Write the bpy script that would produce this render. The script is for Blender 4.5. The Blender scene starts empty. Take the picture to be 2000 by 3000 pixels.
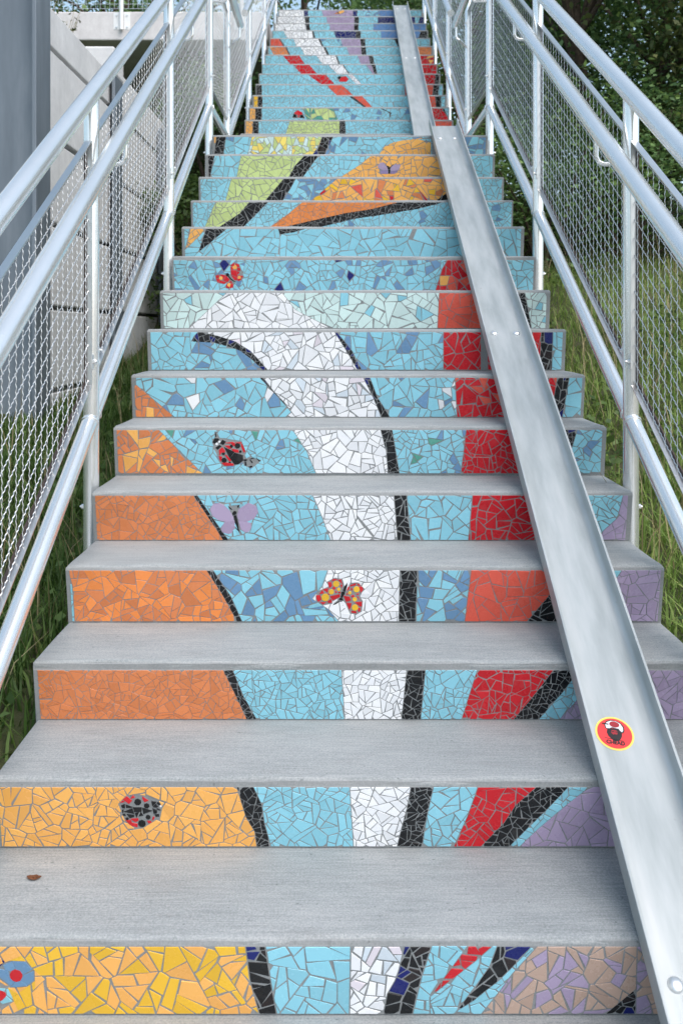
import bpy, bmesh, math, random
import numpy as np
from mathutils import Vector, Matrix

random.seed(7)
NP = np.random.default_rng(11)
scene = bpy.context.scene
COL = scene.collection
R = math.radians

# ------------------------------------------------------------------ camera
cam_data = bpy.data.cameras.new('camera')
cam = bpy.data.objects.new('camera', cam_data)
COL.objects.link(cam)
scene.camera = cam
cam.location = (-0.0796, 0.0, 1.187)
cam.rotation_euler = (R(90), 0, 0)
cam_data.sensor_fit = 'HORIZONTAL'
cam_data.sensor_width = 24.0
cam_data.lens = 32.46
cam_data.shift_x = 0.0068
cam_data.shift_y = -0.2672
cam_data.clip_start = 0.05
cam_data.clip_end = 600
cam_data.dof.use_dof = True
cam_data.dof.focus_distance = 2.5
cam_data.dof.aperture_fstop = 8.0

# ------------------------------------------------------------------ sky and sun (bright overcast)
SUN_EL, SUN_AZ = 56.0, 142.0          # azimuth clockwise from +Y: from the meadow side, a little behind the viewer
world = bpy.data.worlds.new('World')
scene.world = world
world.use_nodes = True
wn, wl = world.node_tree.nodes, world.node_tree.links
wn.clear()
sky = wn.new('ShaderNodeTexSky')
sky.sky_type = 'NISHITA'
sky.sun_disc = False
sky.sun_elevation = R(SUN_EL)
sky.sun_rotation = R(SUN_AZ)
sky.air_density = 1.0
sky.dust_density = 3.0
sky.ozone_density = 1.0
hsv = wn.new('ShaderNodeHueSaturation')
hsv.inputs['Saturation'].default_value = 0.85
hsv.inputs['Value'].default_value = 1.0
hsv.inputs['Hue'].default_value = 0.478
bg = wn.new('ShaderNodeBackground')
bg.inputs['Strength'].default_value = 0.15
wo = wn.new('ShaderNodeOutputWorld')
wl.new(sky.outputs[0], hsv.inputs['Color'])
wl.new(hsv.outputs[0], bg.inputs['Color'])
wl.new(bg.outputs[0], wo.inputs['Surface'])

sun_data = bpy.data.lights.new('sun', 'SUN')
sun_data.energy = 1.0
sun_data.angle = R(50)
sun_data.color = (1.0, 0.975, 0.94)
sun = bpy.data.objects.new('sun', sun_data)
COL.objects.link(sun)
az, el = R(SUN_AZ), R(SUN_EL)
to_sun = Vector((math.sin(az) * math.cos(el), math.cos(az) * math.cos(el), math.sin(el)))
sun.rotation_euler = to_sun.to_track_quat('Z', 'Y').to_euler()

vs = scene.view_settings
vs.view_transform = 'Standard'
vs.look = 'None'
vs.gamma = 1.0
vs.use_curve_mapping = False
vs.exposure = 0.86

# ------------------------------------------------------------------ measures of the place (metres)
RUN, RAKE, HALF = 0.28, 0.03, 0.85
LOW_OFF = {-1: .017, 0: .017, 1: .017, 2: .008, 3: .008, 5: .005, 13: .01, 14: .01}


def low_nose(k):
    return 1.776 + RUN * k, 0.17 * k + LOW_OFF.get(k, 0.0)


def up_nose(j):
    return 6.952 + RUN * j, 2.555 + 0.172 * j


def up_shift(y):                       # the upper flight runs about one degree off the lower one
    return 0.018 + 0.0184 * (y - 7.5)


LANDING_Z = 2.39
TOP_Z = 2.555 + 0.172 * 14


def nosing(y, upper=False):
    if upper:
        return 2.555 + (y - 6.952) * 0.172 / RUN
    return (y - 1.776) * 0.17 / RUN


# ------------------------------------------------------------------ object helpers
def link(o, parent=None):
    COL.objects.link(o)
    if parent is not None:
        o.parent = parent
    return o


def tag(o, label=None, cat=None, group=None, kind=None):
    if label: o['label'] = label
    if cat: o['category'] = cat
    if group: o['group'] = group
    if kind: o['kind'] = kind
    return o


def empty(name, loc=(0, 0, 0), **kw):
    o = bpy.data.objects.new(name, None)
    o.location = loc
    o.empty_display_size = 0.1
    link(o)
    return tag(o, **kw)


def mesh_obj(name, verts, faces, mats, parent=None, loc=(0, 0, 0), smooth=False, mat_idx=None):
    me = bpy.data.meshes.new(name)
    me.from_pydata(verts, [], faces)
    for m in (mats if isinstance(mats, (list, tuple)) else [mats]):
        me.materials.append(m)
    if smooth:
        me.polygons.foreach_set('use_smooth', [True] * len(me.polygons))
    if mat_idx is not None:
        me.polygons.foreach_set('material_index', mat_idx)
    me.update()
    o = bpy.data.objects.new(name, me)
    o.location = loc
    return link(o, parent)


def share(name, src, parent=None, loc=(0, 0, 0)):
    o = bpy.data.objects.new(name, src.data)
    o.location = loc
    return link(o, parent)


class MB:
    """collects shapes into one mesh"""

    def __init__(self):
        self.v, self.f = [], []

    def add(self, v, f):
        n = len(self.v)
        self.v += [tuple(p) for p in v]
        self.f += [tuple(i + n for i in q) for q in f]

    def box(self, x0, x1, y0, y1, z0, z1):
        v = [(x, y, z) for z in (z0, z1) for y in (y0, y1) for x in (x0, x1)]
        self.add(v, [(0, 2, 3, 1), (4, 5, 7, 6), (0, 1, 5, 4), (2, 6, 7, 3), (0, 4, 6, 2), (1, 3, 7, 5)])

    def sheared(self, x0, x1, y0, y1, za, zb, ya, yb):
        """bar between two sloping lines: z runs za..zb at y0 end and ya..yb at y1 end"""
        v = [(x0, y0, za), (x1, y0, za), (x0, y1, ya), (x1, y1, ya), (x0, y0, zb), (x1, y0, zb), (x0, y1, yb), (x1, y1, yb)]
        self.add(v, [(0, 2, 3, 1), (4, 5, 7, 6), (0, 1, 5, 4), (2, 6, 7, 3), (0, 4, 6, 2), (1, 3, 7, 5)])

    def tube(self, path, r, n=16, caps=True):
        P = [Vector(p) for p in path]
        rr = r if isinstance(r, (list, tuple)) else [r] * len(P)
        ring0 = len(self.v)
        t0 = (P[1] - P[0]).normalized()
        u = t0.cross(Vector((1, 0, 0)))
        if u.length < 1e-3: u = t0.cross(Vector((0, 1, 0)))
        u.normalize()
        for i, p in enumerate(P):
            a = (P[i] - P[i - 1]).normalized() if i else t0
            b = (P[i + 1] - P[i]).normalized() if i + 1 < len(P) else a
            t = (a + b).normalized()
            u = (u - t * u.dot(t)).normalized()
            w = t.cross(u)
            k = 1.0 / max(0.5, t.dot(b))
            for j in range(n):
                an = 2 * math.pi * j / n
                q = p + (u * math.cos(an) + w * math.sin(an)) * rr[i] * (k if 0 < i < len(P) - 1 else 1)
                self.v.append(tuple(q))
        for i in range(len(P) - 1):
            for j in range(n):
                a, b = ring0 + i * n + j, ring0 + i * n + (j + 1) % n
                self.f.append((a, b, b + n, a + n))
        if caps:
            self.f.append(tuple(ring0 + j for j in reversed(range(n))))
            e = ring0 + (len(P) - 1) * n
            self.f.append(tuple(e + j for j in range(n)))

    def build(self, name, mat, parent=None, loc=(0, 0, 0), smooth=False):
        return mesh_obj(name, self.v, self.f, mat, parent, loc, smooth)


def auto_smooth(o, angle=40):
    """smooth pipe walls, crisp ends"""
    me = o.data
    me.polygons.foreach_set('use_smooth', [True] * len(me.polygons))
    bm = bmesh.new(); bm.from_mesh(me)
    for e in bm.edges:
        e.smooth = not (len(e.link_faces) == 2 and e.calc_face_angle(0) > R(angle))
    bm.to_mesh(me); bm.free()
    return o


def pipe(name, path, r, mat, parent=None, n=20):
    m = MB(); m.tube(path, r, n)
    return auto_smooth(m.build(name, mat, parent))


# ------------------------------------------------------------------ materials
def lin(h):
    h = h.lstrip('#')
    out = []
    for i in (0, 2, 4):
        c = int(h[i:i + 2], 16) / 255
        out.append(c / 12.92 if c <= .04045 else ((c + .055) / 1.055) ** 2.4)
    return tuple(out) + (1.0,)


class Mat:
    def __init__(self, name):
        self.m = bpy.data.materials.new(name)
        self.m.use_nodes = True
        self.t = self.m.node_tree
        self.p = self.t.nodes['Principled BSDF']
        self.out = self.t.nodes['Material Output']

    def n(self, typ, **kw):
        nd = self.t.nodes.new(typ)
        for k, v in kw.items():
            if k.startswith('_'):
                setattr(nd, k[1:], v)
            else:
                nd.inputs[k.replace('__', ' ')].default_value = v
        return nd

    def l(self, a, b):
        self.t.links.new(a, b)

    def coords(self, scale=(1, 1, 1), kind='Object', rot=(0, 0, 0)):
        tc = self.n('ShaderNodeTexCoord')
        mp = self.n('ShaderNodeMapping')
        mp.inputs['Scale'].default_value = scale
        mp.inputs['Rotation'].default_value = rot
        self.l(tc.outputs[kind], mp.inputs['Vector'])
        return mp.outputs[0]

    def world_coords(self, scale=(1, 1, 1)):
        g = self.n('ShaderNodeNewGeometry')
        mp = self.n('ShaderNodeMapping')
        mp.inputs['Scale'].default_value = scale
        self.l(g.outputs['Position'], mp.inputs['Vector'])
        return mp.outputs[0]

    def noise(self, vec, scale, detail=4, rough=.55):
        nd = self.n('ShaderNodeTexNoise')
        nd.inputs['Scale'].default_value = scale
        nd.inputs['Detail'].default_value = detail
        nd.inputs['Roughness'].default_value = rough
        self.l(vec, nd.inputs['Vector'])
        return nd.outputs[0]

    def ramp(self, fac, stops, interp='LINEAR'):
        nd = self.n('ShaderNodeValToRGB')
        el = nd.color_ramp.elements
        nd.color_ramp.interpolation = interp
        while len(el) < len(stops): el.new(.5)
        for e, (pos, c) in zip(el, stops):
            e.position = pos
            e.color = c if len(c) == 4 else tuple(c) + (1,)
        self.l(fac, nd.inputs[0])
        return nd.outputs[0]

    def mix(self, fac, a, b, typ='MIX'):
        nd = self.n('ShaderNodeMix')
        nd.data_type = 'RGBA'
        nd.blend_type = typ
        for sock, val in ((0, fac), (6, a), (7, b)):
            if hasattr(val, 'is_linked') or hasattr(val, 'links'):
                self.l(val, nd.inputs[sock])
            else:
                nd.inputs[sock].default_value = val
        return nd.outputs[2]

    def bump(self, h, strength, dist, normal=None):
        nd = self.n('ShaderNodeBump')
        nd.inputs['Strength'].default_value = strength
        nd.inputs['Distance'].default_value = dist
        self.l(h, nd.inputs['Height'])
        if normal is not None: self.l(normal, nd.inputs['Normal'])
        return nd.outputs[0]


def g(v, b=0.0):
    return (v - b * .9, v + b * .25, v + b * .45, 1)


def concrete_mat(name, base, broom=True, tint=.012):
    M = Mat(name)
    w = M.world_coords()
    big = M.noise(w, 2.3, 5, .6)
    mid = M.noise(w, 14, 6, .65)
    fine = M.noise(w, 160, 3, .6)
    c = M.ramp(big, [(.3, g(base * .78, tint)), (.5, g(base, tint)), (.72, g(base * 1.2, tint * .6))])
    c = M.mix(.35, c, M.ramp(mid, [(.3, g(base * .72, tint)), (.68, g(base * 1.18, tint * .5))]))
    if broom:
        ws = M.world_coords((8.0, 300, 160))
        st = M.noise(ws, 1.0, 5, .75)
        mid2 = M.noise(M.world_coords((3.6, 75, 60)), 1.0, 5, .7)
        c = M.mix(.45, c, M.ramp(mid2, [(.36, g(base * .66, tint)), (.5, g(base, tint)), (.64, g(base * 1.4, tint * .5))]))
        blot = M.noise(M.world_coords((3.2, 9, 9)), 1.0, 6, .7)
        c = M.mix(.75, c, M.ramp(blot, [(.36, g(base * .74, tint)), (.5, g(base, tint)), (.62, g(base * 1.32, tint * .5))]))
        c = M.mix(.55, c, M.ramp(st, [(.36, g(base * .55, tint)), (.5, g(base, tint)), (.66, g(base * 1.35, tint * .4))]))
        b1 = M.bump(st, .55, .0015)
    else:
        b1 = M.bump(mid, .5, .002)
    if broom:
        worn = M.noise(M.world_coords((1.6, 5, 1)), 1.7, 7, .72)
        c = M.mix(M.ramp(worn, [(.52, (0, 0, 0)), (.72, (.55, .55, .55))]), c, g(base * 1.45, tint * .3))
        stain = M.noise(M.world_coords((2.4, 6, 1.3)), 2.1, 6, .7)
        c = M.mix(M.ramp(stain, [(.56, (0, 0, 0)), (.72, (.42, .42, .42))]), c, (base * .62, base * .60, base * .58, 1))
    else:
        runs = M.noise(M.world_coords((7, 7, .55)), 1.0, 5, .65)
        c = M.mix(M.ramp(runs, [(.55, (0, 0, 0)), (.75, (.35, .35, .35))]), c, g(base * .7, tint * .5))
    spots = M.noise(w, 48, 2, .5)
    c = M.mix(M.ramp(spots, [(.68, (0, 0, 0)), (.8, (.55, .55, .55))]), c, g(base * .55, tint))
    grain = M.noise(w, 230, 3, .7)
    c = M.mix(.34 if broom else .2, c, M.ramp(grain, [(.36, g(base * .55, tint)), (.5, g(base, tint)), (.64, g(base * 1.5, tint * .4))]))
    pores = M.noise(w, 95, 1, .4)
    c = M.mix(M.ramp(pores, [(.74, (0, 0, 0)), (.80, (.6, .6, .6))]), c, g(base * .42, tint))
    M.l(c, M.p.inputs['Base Color'])
    M.p.inputs['Roughness'].default_value = .85
    M.p.inputs['Specular IOR Level'].default_value = .3
    M.l(M.bump(fine, .35, .0012, b1), M.p.inputs['Normal'])
    return M.m


def metal_mat(name, base, rough, streak=(3, 3, 3), var=.04, metallic=1.0, scuffs=.25, tint=.012):
    M = Mat(name)
    n1 = M.noise(M.world_coords(streak), 1.0, 4, .55)
    n2 = M.noise(M.world_coords(), 16, 4, .6)
    c = M.ramp(n1, [(.3, g(base - var, tint)), (.55, g(base, tint)), (.75, g(base + var * .6, tint * .7))])
    scuff = M.noise(M.world_coords((38, 38, 38)), 1.0, 1, .4)
    c = M.mix(M.ramp(scuff, [(.78, (0, 0, 0)), (.83, (scuffs, scuffs, scuffs))]), c, g(base * .6, .0))
    M.l(c, M.p.inputs['Base Color'])
    M.p.inputs['Metallic'].default_value = metallic
    rr = M.n('ShaderNodeMapRange')
    rr.inputs['To Min'].default_value = rough - .05
    rr.inputs['To Max'].default_value = rough + .08
    M.l(n2, rr.inputs['Value'])
    M.l(rr.outputs[0], M.p.inputs['Roughness'])
    return M.m


def plain_mat(name, hexc, rough=.6, metallic=0.0, noise=.15, scale=30):
    M = Mat(name)
    c = lin(hexc)
    n1 = M.noise(M.world_coords(), scale, 4, .6)
    lo = tuple(x * (1 - noise) for x in c[:3]); hi = tuple(min(1, x * (1 + noise)) for x in c[:3])
    M.l(M.ramp(n1, [(.3, lo), (.7, hi)]), M.p.inputs['Base Color'])
    M.p.inputs['Roughness'].default_value = rough
    M.p.inputs['Metallic'].default_value = metallic
    return M.m


TILE_HEX = dict(blue='8CCBDC', midblue='6A92B6', navy='0C1A66', black='0D0F13', brown='241C1D', white='EEF0F3', palelilac='E2DAE2', paleblue='D2DDE6',
                aqua='CDE5E2', orange='D78250', brightorange='F0904C', yelloworange='F3B25E', gold='E9B834', yellow='F0D970', red='C71A26', coral='DC5C4A',
                lilac='A999B6', midlilac='8C7FA8', beige='BDA292', green='C2D48D', teal='559A8A', steel='668FC2', orange2='E08748')


def tile_mat(name, hexc):
    M = Mat('glazed_tile_' + name)
    c = lin(hexc)
    oi = M.n('ShaderNodeObjectInfo')
    ge = M.n('ShaderNodeNewGeometry')
    ad = M.n('ShaderNodeMath', _operation='ADD')
    M.l(oi.outputs['Random'], ad.inputs[0]); M.l(ge.outputs['Random Per Island'], ad.inputs[1])
    fr = M.n('ShaderNodeMath', _operation='FRACT'); M.l(ad.outputs[0], fr.inputs[0])
    col = M.ramp(fr.outputs[0], [(0, tuple(x * .88 for x in c[:3])), (.5, c[:3]), (1, tuple(min(.93, x * 1.08 + .004) for x in c[:3]))])
    w = M.world_coords()
    dirt = M.noise(w, 26, 5, .65)
    col = M.mix(M.ramp(dirt, [(.56, (0, 0, 0)), (.8, (.13, .13, .13))]), col, (.30, .29, .28, 1))
    speck = M.noise(w, 420, 2, .5)
    col = M.mix(M.ramp(speck, [(.73, (0, 0, 0)), (.79, (.5, .5, .5))]), col, (.2, .17, .14, 1))
    M.l(col, M.p.inputs['Base Color'])
    rg = M.ramp(dirt, [(.35, (.16, .16, .16)), (.75, (.42, .42, .42))])
    M.l(rg, M.p.inputs['Roughness'])
    M.p.inputs['IOR'].default_value = 1.5
    M.l(M.bump(M.noise(w, 90, 2, .5), .05, .002), M.p.inputs['Normal'])
    return M.m


TILE = {k: tile_mat(k, v) for k, v in TILE_HEX.items()}
TREAD = concrete_mat('broomed_concrete', .305, tint=.018)
MORTAR = concrete_mat('mortar', .27, broom=False, tint=.012)
WALLC = concrete_mat('wall_concrete', .64, broom=False, tint=.008)
BEAMC = concrete_mat('beam_concrete', .62, broom=False, tint=-.012)
PAVE = concrete_mat('pavement_concrete', .42)
GALV = metal_mat('galvanised_pipe', .90, .23, metallic=.8)
FRAME = metal_mat('galvanised_frame', .74, .34)
WIRE = metal_mat('wire', .62, .34, metallic=.9)
CHANNEL = metal_mat('channel_metal', .47, .47, (22, 3.6, 3.6), .10, .32, .5, .03)
M = Mat('pile_steel_paint')
pn = M.noise(M.world_coords((7, 7, 1.2)), 1.0, 5, .6)
M.l(M.ramp(pn, [(.3, (.13, .16, .19)), (.55, (.175, .21, .245)), (.75, (.24, .275, .31))]), M.p.inputs['Base Color'])
M.p.inputs['Roughness'].default_value = .5
M.p.inputs['Metallic'].default_value = .2
PILE = M.m
BOLT = metal_mat('bolt_steel', .78, .3, metallic=.8)
WHITEP = plain_mat('white_paint', 'E8EAEA', .45, 0, .04)
RUST = plain_mat('rust', '6A4128', .9, 0, .5, 60)
# inner frame legs: the shade inside, with rust, painted as dark brown
SHADE_RUST = plain_mat('frame_shade_rust', '3A2E2A', .7, 0, .4)
BARK = plain_mat('bark', '4A3F35', .95, 0, .45, 18)


def foliage_mat(name, stops, trans=.28, rough=.55):
    M = Mat(name)
    ge = M.n('ShaderNodeNewGeometry')
    n1 = M.noise(M.world_coords(), 1.3, 3, .6)
    ad = M.n('ShaderNodeMath', _operation='MULTIPLY_ADD')
    ad.inputs[1].default_value = .55
    M.l(ge.outputs['Random Per Island'], ad.inputs[0])
    sb = M.n('ShaderNodeMath', _operation='MULTIPLY'); sb.inputs[1].default_value = .55
    M.l(n1, sb.inputs[0]); M.l(sb.outputs[0], ad.inputs[2])
    c = M.ramp(ad.outputs[0], stops)
    M.l(c, M.p.inputs['Base Color'])
    M.p.inputs['Roughness'].default_value = rough
    M.p.inputs['Specular IOR Level'].default_value = .35
    tr = M.n('ShaderNodeBsdfTranslucent'); M.l(c, tr.inputs['Color'])
    mx = M.n('ShaderNodeMixShader'); mx.inputs[0].default_value = trans
    M.l(M.p.outputs[0], mx.inputs[1]); M.l(tr.outputs[0], mx.inputs[2])
    M.l(mx.outputs[0], M.out.inputs['Surface'])
    return M.m


LEAF_DARK = foliage_mat('leaf_dark', [(.1, (0.043, 0.092, 0.036)), (.45, (0.092, 0.178, 0.062)), (.72, (0.159, 0.270, 0.086)), (.95, (0.306, 0.427, 0.108))])
LEAF_MID = foliage_mat('leaf_mid', [(.1, (0.031, 0.063, 0.020)), (.5, (0.063, 0.119, 0.031)), (.8, (0.119, 0.189, 0.049)), (.97, (0.210, 0.238, 0.070))])
LEAF_OLIVE = foliage_mat('leaf_olive', [(.1, (0.039, 0.052, 0.018)), (.5, (0.081, 0.104, 0.033)), (.8, (0.143, 0.163, 0.052)), (.97, (0.247, 0.208, 0.072))])
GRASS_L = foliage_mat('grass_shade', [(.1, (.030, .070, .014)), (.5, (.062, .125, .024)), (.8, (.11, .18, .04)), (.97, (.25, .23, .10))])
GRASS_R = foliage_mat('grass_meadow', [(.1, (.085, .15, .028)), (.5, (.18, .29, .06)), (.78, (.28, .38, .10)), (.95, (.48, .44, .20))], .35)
DRY = foliage_mat('dry_stalk', [(.1, (.16, .13, .06)), (.6, (.30, .25, .13)), (.95, (.42, .36, .2))], .15)

# earth under the grass
M = Mat('earth')
nz = M.noise(M.world_coords(), 3.0, 6, .65)
M.l(M.ramp(nz, [(.3, (.035, .045, .015)), (.5, (.05, .062, .02)), (.68, (.085, .07, .042)), (.85, (.11, .09, .06))]), M.p.inputs['Base Color'])
M.p.inputs['Roughness'].default_value = .95
M.l(M.bump(M.noise(M.world_coords(), 25, 5, .7), .8, .02), M.p.inputs['Normal'])
EARTH = M.m


# ------------------------------------------------------------------ terrain
def smooth(a, b, x):
    t = np.clip((x - a) / (b - a), 0, 1)
    return t * t * (3 - 2 * t)


def lerp_pts(y, pts):
    return np.interp(y, [p[0] for p in pts], [p[1] for p in pts])


def terrain(x, y):
    x, y = np.asarray(x, float), np.asarray(y, float)
    corr = lerp_pts(y, [(-60, -.56), (1.0, -.56), (1.35, -.50), (2.5, .16), (9.2, .95), (10.2, 1.3), (13.2, 4.5), (20, 4.9), (40, 5.6), (200, 8)])
    right = lerp_pts(y, [(-60, -.56), (.6, -.56), (2.5, .16), (6, .95), (9, 1.65), (12, 2.3), (18, 3.6), (28, 5.2), (60, 8), (200, 12)])
    z = corr + (right - corr) * smooth(1.0, 2.2, x)
    left = lerp_pts(y, [(-60, -.56), (1.0, -.56), (1.35, -.50), (2.5, .16), (6.12, .58), (6.4, 3.2), (12, 3.35), (14, 4.5), (20, 4.9), (40, 5.6), (200, 8)])
    z = np.where(x < -2.22, left, z)
    bumps = .035 * np.sin(x * 3.1 + y * 1.7) * np.cos(y * 2.3 - x) + .02 * np.sin(x * 7.3 - y * 5.1)
    return z + bumps * smooth(1.4, 2.4, y) * np.where(np.abs(x) > .95, 1, 0)


def axis(lo, hi, a, b, step):
    fine = list(np.arange(a, b + 1e-6, step))
    out, s, p = list(fine), step, b
    while p < hi:
        s *= 1.35; p = min(hi, p + s); out.append(p)
    s, p = step, a
    while p > lo:
        s *= 1.35; p = max(lo, p - s); out.insert(0, p)
    return np.array(sorted(set(np.round(out, 4))))


gx = axis(-220, 220, -4, 7, .16)
gx = np.array(sorted(set(list(gx) + [-2.225, -2.215])))
gy = axis(-60, 320, -1, 16, .18)
GX, GY = np.meshgrid(gx, gy)
GZ = terrain(GX, GY)
nx, ny = len(gx), len(gy)
verts = np.stack([GX.ravel(), GY.ravel(), GZ.ravel()], 1)
faces = [(j * nx + i, j * nx + i + 1, (j + 1) * nx + i + 1, (j + 1) * nx + i) for j in range(ny - 1) for i in range(nx - 1)]
ground = mesh_obj('ground', verts.tolist(), faces, EARTH, smooth=True)
tag(ground, kind='structure')

m = MB(); m.box(-4, 4, -6, 1.30, -.62, -.512)
tag(m.build('pavement', PAVE), kind='structure')

# ------------------------------------------------------------------ concrete flights
def step_profile(rise, run=RUN, tail=.01):
    return [(RAKE, -rise - .09), (RAKE, -rise), (.0016, -.020), (.0006, -.015), (.0, -.011), (.0018, -.0048), (.006, -.0012), (.013, 0.0),
            (.05, .0), (.11, .0), (.18, .0), (run + RAKE + tail, 0.0), (run + RAKE + tail, -.115)]


def step_mesh(name, half, rise, parent, loc, seed, run=RUN, shift=0.0, tail=.01):
    rnd = random.Random(seed)
    prof = step_profile(rise, run, tail)
    n = len(prof)
    xs = [-half, -half + .006] + [-half + .006 + (2 * half - .012) * i / 26 for i in range(1, 26)] + [half - .006, half]
    verts, ph = [], [rnd.uniform(0, 6.28) for _ in range(6)]
    for i, x in enumerate(xs):
        end = i in (0, len(xs) - 1)
        for q, (y, z) in enumerate(prof):
            wob = .0014 * math.sin(x * 9 + ph[0]) + .0010 * math.sin(x * 23 + ph[1]) + rnd.uniform(-.0009, .0009)
            dy = dz = 0
            if 2 <= q <= 7: dy, dz = wob, wob * .8
            if 8 <= q <= 10: dz = .0012 * math.sin(x * 4 + ph[2] + q)
            if end:
                if q in (2, 3, 4, 5): dy += .006
                if 4 <= q <= 11: dz -= .006
            verts.append((x, y + dy, z + dz))
    faces = []
    for i in range(len(xs) - 1):
        for q in range(n):
            a, b = i * n + q, i * n + (q + 1) % n
            faces.append((a, a + n, b + n, b))
    faces.append(tuple(range(n)))
    faces.append(tuple((len(xs) - 1) * n + q for q in reversed(range(n))))
    o = mesh_obj(name, verts, faces, TREAD, parent, loc)
    me = o.data
    me.polygons.foreach_set('use_smooth', [True] * len(me.polygons))
    bm = bmesh.new(); bm.from_mesh(me)
    bmesh.ops.recalc_face_normals(bm, faces=bm.faces)
    for e in bm.edges:
        e.smooth = not (len(e.link_faces) == 2 and e.calc_face_angle(0) > R(48))
    bm.to_mesh(me); bm.free()
    return o


flight_low = empty('concrete_staircase', (0, 1.0, -.5), label='lower flight of concrete steps with bright broken-tile mosaic risers', cat='staircase')
flight_up = empty('concrete_staircase', (0, 6.9, LANDING_Z), label='distant upper flight of mosaic steps above the landing', cat='staircase')
STEP = {}


def local(parent, p):
    return tuple(Vector(p) - parent.location)


for k in range(-2, 15):
    y, z = low_nose(k)
    zl = low_nose(k - 1)[1] if k > -2 else -.512
    half = HALF if k % 2 == 0 else HALF - .0015
    run, tail = (RUN, .01) if k < 14 else (6.952 - y, .012)
    STEP['S', k] = step_mesh('step' if k < 14 else 'landing', half, z - zl, flight_low, local(flight_low, (0, y, z)), 100 + k, run, 0, tail)
for j in range(0, 15):
    y, z = up_nose(j)
    zl = up_nose(j - 1)[1] if j else LANDING_Z
    half = HALF if j % 2 == 0 else HALF - .0015
    if j < 14:
        STEP['U', j] = step_mesh('step', half, z - zl, flight_up, local(flight_up, (up_shift(y), y, z)), 300 + j)
    else:
        STEP['U', j] = step_mesh('landing', half, z - zl, flight_up, local(flight_up, (up_shift(y), y, z)), 300 + j, 2.2)

# ------------------------------------------------------------------ mosaic shards
PAL = dict(
    yellowmix=[('gold', .52), ('yelloworange', .48)], blackmix=[('black', .66), ('brown', .18), ('navy', .16)], blue=[('blue', 1)],
    whitemix=[('white', .76), ('palelilac', .13), ('paleblue', .11)], redmix=[('red', .72), ('coral', .25), ('yelloworange', .03)],
    lilacbeige=[('lilac', .52), ('beige', .48)], yelloworange=[('yelloworange', 1)], black=[('black', 1)], white=[('white', 1)], red=[('red', 1)], lilac=[('lilac', 1)],
    orange=[('orange', 1)], orange2=[('orange2', 1)], orangemix=[('orange', .5), ('brightorange', .5)], bluemix=[('blue', .64), ('midblue', .36)],
    bluemix2=[('blue', .84), ('midblue', .16)], bluemid=[('blue', .5), ('midblue', .5)], coral=[('coral', 1)], orangeyellow=[('orange', .8), ('yelloworange', .2)],
    blueaccent=[('blue', .88), ('midblue', .08), ('teal', .04)], blacknavy=[('black', .78), ('navy', .22)], bluewhite=[('blue', .84), ('midblue', .08), ('white', .08)],
    aqua=[('aqua', .88), ('blue', .12)], bluespot=[('blue', .83), ('midblue', .155), ('navy', .015)], green=[('green', 1)], bluefew=[('blue', .95), ('midblue', .05)],
    firemix=[('yelloworange', .48), ('gold', .22), ('orange', .14), ('red', .08), ('coral', .08)], yellowgreen=[('yellow', .42), ('green', .25), ('aqua', .33)],
    greenteal=[('green', .6), ('teal', .4)], gold=[('gold', 1)], navy=[('navy', 1)], steel=[('steel', 1)], midblue=[('midblue', 1)])


THIN = ('orange', 'orange2', 'coral', 'lilac', 'orangemix', 'steel')


def area(p):
    return .5 * sum(p[i][0] * p[(i + 1) % len(p)][1] - p[(i + 1) % len(p)][0] * p[i][1] for i in range(len(p)))


def clip(poly, a, b, c):
    """keep a*x + b*y <= c"""
    out, n = [], len(poly)
    for i in range(n):
        p, q = poly[i], poly[(i + 1) % n]
        dp, dq = a * p[0] + b * p[1] - c, a * q[0] + b * q[1] - c
        if dp <= 0: out.append(p)
        if (dp < 0 < dq) or (dq < 0 < dp):
            t = dp / (dp - dq)
            out.append((p[0] + (q[0] - p[0]) * t, p[1] + (q[1] - p[1]) * t))
    return out


def edges_of(poly):
    """inward half planes of a convex polygon as (a, b, c) with a*x+b*y<=c inside"""
    if area(poly) < 0: poly = poly[::-1]
    res = []
    for i in range(len(poly)):
        p, q = poly[i], poly[(i + 1) % len(poly)]
        dx, dy = q[0] - p[0], q[1] - p[1]
        L = math.hypot(dx, dy)
        if L < 1e-6: continue
        a, b = dy / L, -dx / L
        res.append((a, b, a * p[0] + b * p[1]))
    return res


def inset(poly, d):
    out = poly
    for a, b, c in edges_of(poly):
        out = clip(out, a, b, c - d)
        if len(out) < 3: return []
    return out


def tidy(poly, tol=.9):
    out = []
    for p in poly:
        if not out or math.hypot(p[0] - out[-1][0], p[1] - out[-1][1]) > tol: out.append(p)
    while len(out) > 2 and math.hypot(out[0][0] - out[-1][0], out[0][1] - out[-1][1]) <= tol: out.pop()
    return out


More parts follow.
